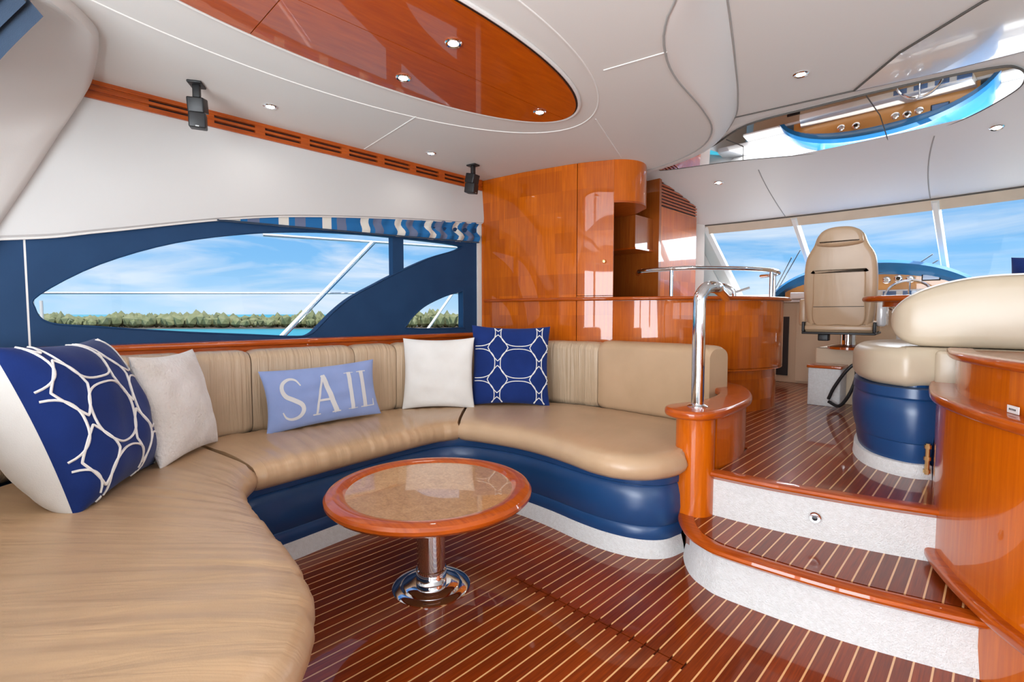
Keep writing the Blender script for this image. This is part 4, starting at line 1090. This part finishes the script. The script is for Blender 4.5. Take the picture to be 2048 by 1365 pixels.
dtp = [tuple(p) for p in cr([(-0.72, 4.42), (-0.66, 4.22), (-0.45, 4.12), (0.2, 4.10), (0.7, 4.15), (0.8, 4.5), (0.7, 4.85), (0.2, 4.9), (-0.4, 4.86), (-0.64, 4.68)], 6, True)]
new_obj('tabletop', *prism(dtp, 1.285, 1.325, 0.018, 4), 'mahogany', dt)
new_obj('apron', *prism(offp(dtp, -0.12), 1.25, 1.285), 'mahogany', dt)
new_obj('pedestal', *lathe([(0.18, Z2), (0.18, Z2+0.02), (0.06, Z2+0.04), (0.055, 1.25), (0.001, 1.25)], (0.05, 4.5, 0), 28), 'chrome', dt)

# ---- helm
pl = thing('helm_platform', 'cream helm platform with drawer and carpeted foot step under the helm chair', 'platform', (-0.7, 5.4, Z2))
new_obj('body', *box(-1.16, -0.05, 5.05, 6.18, Z2, 0.90, 0.01), 'cream', pl)
new_obj('drawer', *box(-0.80, -0.40, 5.035, 5.05, 0.74, 0.885), 'cream', pl, smooth=False)
new_obj('drawer_slot', *box(-0.63, -0.57, 5.03, 5.036, 0.815, 0.828), 'black', pl, smooth=False)
new_obj('foot_step', *box(-1.16, -0.92, 4.82, 5.06, Z2, 0.74, 0.01), 'carpet', pl)
new_obj('step_top', *box(-1.17, -0.91, 4.81, 5.06, 0.74, 0.765, 0.008), 'mahogany', pl)
cb = tag(new_obj('coiled_cable', *tube([tuple(p) for p in cr([(-0.98, 4.72, 0.50), (-0.94, 4.70, 0.60), (-0.86, 4.68, 0.74), (-0.80, 4.68, 0.80), (-0.79, 4.68, 0.70), (-0.83, 4.68, 0.56), (-0.90, 4.70, 0.455), (-0.98, 4.72, 0.48)], 5)], 0.013, 8), 'black'), 'black coiled cable loop hanging in front of the helm step', 'cable')
con = thing('helm_console', 'cream helm console with blue hooded dashboard and wood instrument fascia', 'console', (-0.8, 6.3, Z2))
new_obj('body', *box(-2.2, 0.4, 6.22, 6.7, Z2, 1.33, 0.01), 'cream', con)
new_obj('counter', *box(-2.25, 0.42, 6.05, 6.7, 1.33, 1.36, 0.01), 'gel_white', con)
new_obj('black_grille', *box(-1.83, -1.70, 6.205, 6.222, 0.50, 1.17), 'grille_black', con, smooth=False)
new_obj('console_panel', *box(-1.62, -1.2, 6.20, 6.222, 0.45, 1.30), 'cream', con, smooth=False)
# hood: blue arch shell
V = []; F = []; n = 40
def hood(x):
    t = (x+0.95)/0.88
    return 1.37+0.36*max(0, 1-abs(t)**2.2)**0.62
for i in range(n+1):
    x = -1.83+1.76*i/n; z = hood(x)
    V += [(x, 5.98, z-0.085 if z > 1.47 else 1.365), (x, 5.96, z-0.03 if z > 1.42 else 1.37), (x, 5.99, z), (x, 6.25, z-0.01), (x, 6.6, 1.37+(z-1.37)*0.3), (x, 6.3, 1.36)]
for i in range(n):
    for j in range(6): F.append((i*6+j, (i+1)*6+j, (i+1)*6+(j+1) % 6, i*6+(j+1) % 6))
F += [tuple(range(6)), tuple(n*6+j for j in reversed(range(6)))]
new_obj('hood', V, F, 'hood_blue', con)
fp = [(-1.70, 1.37)]+[(-1.70+1.5*i/30, hood(-1.70+1.5*i/30)-0.07) for i in range(31)]+[(-0.20, 1.37)]
fp = [(x, max(z, 1.371)) for x, z in fp]
M_ = Matrix.Translation((0, 6.05, 0)) @ Matrix.Rotation(R(90), 4, 'X')
v, f = prism([(x, z) for x, z in fp], -0.01, 0.01)
fa_ = new_obj('fascia', *xf((v, f), M_), 'wood_fascia' if 'wood_fascia' in MATS else 'cherry_plain', con, smooth=False)
base_mat('fascia_wood', (0.60, 0.27, 0.07), 0.3, coat=0.6); fa_.data.materials.clear(); fa_.data.materials.append(MATS['fascia_wood'])
base_mat('gauge_face', (0.85, 0.83, 0.80), 0.4)
for k, x in enumerate((-1.25, -1.12, -0.80, -0.71, -0.62)):
    gz = 1.53+0.012*(k % 2)
    ring_ = new_obj('gauge', *place(lathe([(0.018, 0), (0.032, 0), (0.034, 0.008), (0.024, 0.014), (0.018, 0.014)], k=20), (x, 6.04, gz), 0, R(90)), 'chrome', con)
    new_obj('dial', *place(lathe([(0.0005, 0.002), (0.024, 0.002), (0.024, 0.008), (0.0005, 0.008)], k=18), (x, 6.04, gz), 0, R(90)), 'black_gloss' if k % 2 else 'grey_metal', ring_)
for k in range(4): new_obj('switch', *box(-0.86+0.055*k, -0.83+0.055*k, 6.02, 6.04, 1.605, 1.625), 'black', con, smooth=False)
scn = new_obj('display', *box(-0.535, -0.40, 6.02, 6.04, 1.51, 1.575, 0.006), 'black_gloss', con)
new_obj('screen', *box(-0.525, -0.41, 6.017, 6.0205, 1.52, 1.565), 'screen_blue', scn, smooth=False)
new_obj('lower_dash', *prism([(-1.6, 5.86), (-0.25, 5.86), (-0.22, 6.05), (-1.63, 6.05)], 1.36, 1.43, 0.015), 'white_gloss', con)
for k in range(4): new_obj('dash_display', *box(-0.80+0.15*k, -0.70+0.15*k, 5.845, 5.862, 1.375, 1.415), 'screen_blue', con, smooth=False)
whl = thing('steering_wheel', 'chrome rimmed steering wheel in front of the dashboard', 'wheel', (-0.60, 5.72, 1.35))
Mw = Matrix.Translation((-0.60, 5.74, 1.36)) @ Matrix.Rotation(R(62), 4, 'X')
new_obj('rim', *xf(tube([(0.17*math.cos(2*PI*i/36), 0.17*math.sin(2*PI*i/36), 0) for i in range(36)], 0.011, 8, True), Mw), 'chrome', whl)
for k in range(3):
    a = R(90+120*k); new_obj('spoke', *xf(tube([(0.02*math.cos(a), 0.02*math.sin(a), -0.03), (0.165*math.cos(a), 0.165*math.sin(a), 0)], 0.008, 6), Mw), 'chrome', whl)
new_obj('hub', *xf(lathe([(0.0005, -0.05), (0.035, -0.05), (0.04, -0.03), (0.03, -0.015), (0.0005, -0.012)], k=20), Mw), 'gel_white', whl)
new_obj('shaft', *xf(tube([(0, 0, -0.05), (0, 0, -0.16)], 0.02, 10), Mw), 'gel_white', whl)

# helm chair, seen from behind
hcx, hcy = -0.945, 4.80
ch = thing('helm_chair', 'high-backed tan leather helm chair on a pedestal facing the dashboard', 'chair', (hcx, hcy+0.28, 0.90))
Mc = Matrix.Translation((hcx, hcy, 0)) @ Matrix.Rotation(R(4), 4, 'Z')
def outline_back(k=1.0, dz=0.0):
    pts = [(-0.215, 1.10), (-0.248, 1.30), (-0.252, 1.50), (-0.235, 1.66), (-0.185, 1.76), (-0.155, 1.84), (-0.10, 1.885), (0, 1.90), (0.10, 1.885), (0.155, 1.84), (0.185, 1.76), (0.235, 1.66), (0.252, 1.50), (0.248, 1.30), (0.215, 1.10), (0.12, 1.085), (-0.12, 1.085)]
    return [tuple(p) for p in cr([(x*k, 1.48+(z-1.48)*k+dz) for x, z in pts], 5, True)]
def slab(pts, y0, y1, bev, lean=0.10):
    v, f = prism(pts, 0, y1-y0, bev, 4)
    out = []
    for x, z, t in v: out.append(Mc @ Vector((x, y1-t-(z-1.1)*lean, z)))
    return out, f
new_obj('backrest', *slab(outline_back(), -0.02, 0.10, 0.035), 'leather_smooth', ch, angle=60)
new_obj('back_panel', *slab([tuple(p) for p in cr([(-0.17, 1.12), (-0.18, 1.35), (-0.178, 1.53), (-0.16, 1.545), (0.16, 1.545), (0.178, 1.53), (0.18, 1.35), (0.17, 1.12), (0.0, 1.11)], 5, True)], -0.034, 0.0, 0.012), 'leather_smooth', ch, angle=60)
for z in (1.26,): new_obj('panel_seam', *[(lambda t: t)(q) for q in tube([Mc @ Vector((x, -0.036-(z-1.1)*0.10, z)) for x in (-0.175, 0, 0.175)], 0.0025, 5)], 'seam_dark', ch)
new_obj('headrest', *slab([tuple(p) for p in cr([(-0.14, 1.755), (-0.158, 1.79), (-0.13, 1.86), (-0.06, 1.895), (0.06, 1.895), (0.13, 1.86), (0.158, 1.79), (0.14, 1.755), (0, 1.74)], 5, True)], -0.055, 0.05, 0.03), 'leather_smooth', ch, angle=60)
v, f = box(-0.25, 0.25, -0.02, 0.50, 1.04, 1.14, 0.04); new_obj('seat', *xf((v, f), Mc), 'leather_smooth', ch, angle=60)
v, f = box(-0.235, 0.235, -0.055, 0.0, 1.065, 1.105, 0.012); new_obj('rear_band', *xf((v, f), Mc), 'leather_smooth', ch)
v, f = merge(box(-0.255, -0.235, -0.06, 0.02, 1.05, 1.135, 0.006), box(0.235, 0.255, -0.06, 0.02, 1.05, 1.135, 0.006), box(-0.255, 0.255, -0.06, 0.45, 1.032, 1.050, 0.006)); new_obj('seat_frame', *xf((v, f), Mc), 'black', ch)
for s in (-1, 1):
    v, f = box(s*0.275-0.03, s*0.275+0.03, 0.08, 0.42, 1.10, 1.33, 0.02); new_obj('armrest', *xf((v, f), Mc), 'gel_white' if s > 0 else 'leather_smooth', ch)
new_obj('pedestal', *lathe([(0.055, 0.93), (0.055, 1.035), (0.001, 1.035)], (hcx+0.03, hcy+0.24, 0), 24), 'chrome', ch)
new_obj('pedestal_base', *lathe([(0.001, 0.90), (0.15, 0.90), (0.15, 0.92), (0.06, 0.94), (0.001, 0.94)], (hcx+0.03, hcy+0.24, 0), 28), 'mahogany', ch)
v, f = box(-0.16, -0.08, 0.10, 0.2, 0.97, 1.03, 0.01); new_obj('height_lever', *xf((v, f), Mc), 'black', ch)
tr = thing('throttle_box', 'cream and white throttle pod with a black knob beside the helm chair', 'control box', (-0.50, 5.2, 0.90))
new_obj('body', *box(-0.60, -0.46, 5.10, 5.24, 0.90, 1.17, 0.02), 'white_panel', tr)
new_obj('knob', *place(lathe([(0.0005, 0), (0.03, 0), (0.034, 0.02), (0.02, 0.035), (0.0005, 0.037)], k=18), (-0.49, 5.10, 1.10), 0, R(90)), 'black', tr)
vh = thing('radio_handset', 'black radio handset hanging on the cream helm console', 'handset', (-0.33, 5.02, 0.95))
new_obj('body', *box(-0.37, -0.31, 4.98, 5.02, 1.02, 1.20, 0.012), 'black', vh)
new_obj('cord', *tube([(-0.345, 5.0, 1.02), (-0.35, 5.0, 0.95), (-0.345, 5.0, 0.86)], 0.006, 6), 'black', vh)

# ---- ceiling lights
def downlight(x, y, z, label, group, power=6, r=0.034, tilt=(0, 0)):
    t = thing('ceiling_downlight', label, 'light', (x, y, z), group)
    Mx = Matrix.Translation((x, y, z)) @ Matrix.Rotation(tilt[0], 4, 'X')
    new_obj('bezel', *xf(lathe([(r*0.72, 0.0), (r*1.12, 0.0), (r*1.15, -0.004), (r, -0.009), (r*0.72, -0.006)], k=28), Mx), 'chrome', t)
    new_obj('lens', *xf(lathe([(0.0005, -0.0045), (r*0.73, -0.004), (r*0.73, 0.0), (0.0005, 0.0)], k=24), Mx), 'lamp_glow', t)
    d = bpy.data.lights.new('lamp', 'SPOT'); d.energy = power; d.spot_size = R(150); d.spot_blend = 0.8; d.shadow_soft_size = 0.04; d.color = (1, 0.96, 0.9)
    lo = bpy.data.objects.new('lamp', d); COL.objects.link(lo); lo.location = (x, y, z-0.02); adopt(lo, t)
    return t
downlight(-3.10, 1.13, ZC, 'recessed downlight in the white ceiling close to the speaker by the aft lining', 'downlights along the port side', 3)
downlight(-3.12, 2.30, ZC, 'recessed downlight in the white ceiling close to the speaker by the curved cabinet', 'downlights along the port side', 3)
for x, y, w in ((-1.775, 1.435, 'half away from the port window'), (-2.21, 1.46, 'half nearer the port window'), (-2.0, 2.27, 'rounded tip towards the curved cabinet')):
    downlight(x, y, ZC-0.016, 'chrome ringed downlight in the polished wood oval, in its '+w, 'downlights in the wood oval', 9)
downlight(-0.83, 3.11, ZH, 'recessed downlight in the white ceiling between the padded lip and the mirror panel', None)
downlight(-0.06, 4.60, head_z(-0.06, 4.60)-0.001, 'recessed downlight on the headliner above the starboard windshield pane', 'downlights above the windshield', tilt=(R(-10), 0))
downlight(-1.90, 4.66, head_z(-1.9, 4.66)-0.001, 'recessed downlight on the headliner beside the vented tall cabinet', 'downlights above the windshield', tilt=(R(-10), 0))
# ---- speakers
def speaker(x, y, z, rz, label):
    t = thing('ceiling_speaker', label, 'speaker', (x, y, z))
    new_obj('mount_plate', *place(box(-0.035, 0.035, -0.045, 0.045, -0.012, 0, 0.006), (x, y, z), rz), 'black', t)
    new_obj('arm', *place(box(-0.018, 0.018, -0.014, 0.014, -0.075, -0.01, 0.005), (x, y, z), rz), 'black', t)
    Mb = Matrix.Translation((x, y, z-0.075)) @ Matrix.Rotation(rz, 4, 'Z') @ Matrix.Rotation(R(14), 4, 'X')
    b = new_obj('cabinet_top', *xf(box(-0.04, 0.04, -0.045, 0.045, -0.075, 0.0, 0.008), Mb), 'black', t)
    Mb2 = Matrix.Translation((x, y, z-0.075)) @ Matrix.Rotation(rz+R(10), 4, 'Z') @ Matrix.Rotation(R(8), 4, 'X')
    b2 = new_obj('cabinet_bottom', *xf(box(-0.04, 0.04, -0.045, 0.045, -0.155, -0.077, 0.008), Mb2), 'black', t)
    new_obj('badge', *xf(box(-0.008, 0.008, -0.0465, -0.0445, -0.150, -0.145), Mb2), 'grey_metal', b2)
speaker(-3.08, 0.75, ZC, R(60), 'black twin cube speaker hanging from the ceiling near the white aft lining')
speaker(-3.12, 2.72, ZC, R(100), 'black twin cube speaker hanging from the ceiling next to the curved cabinet')
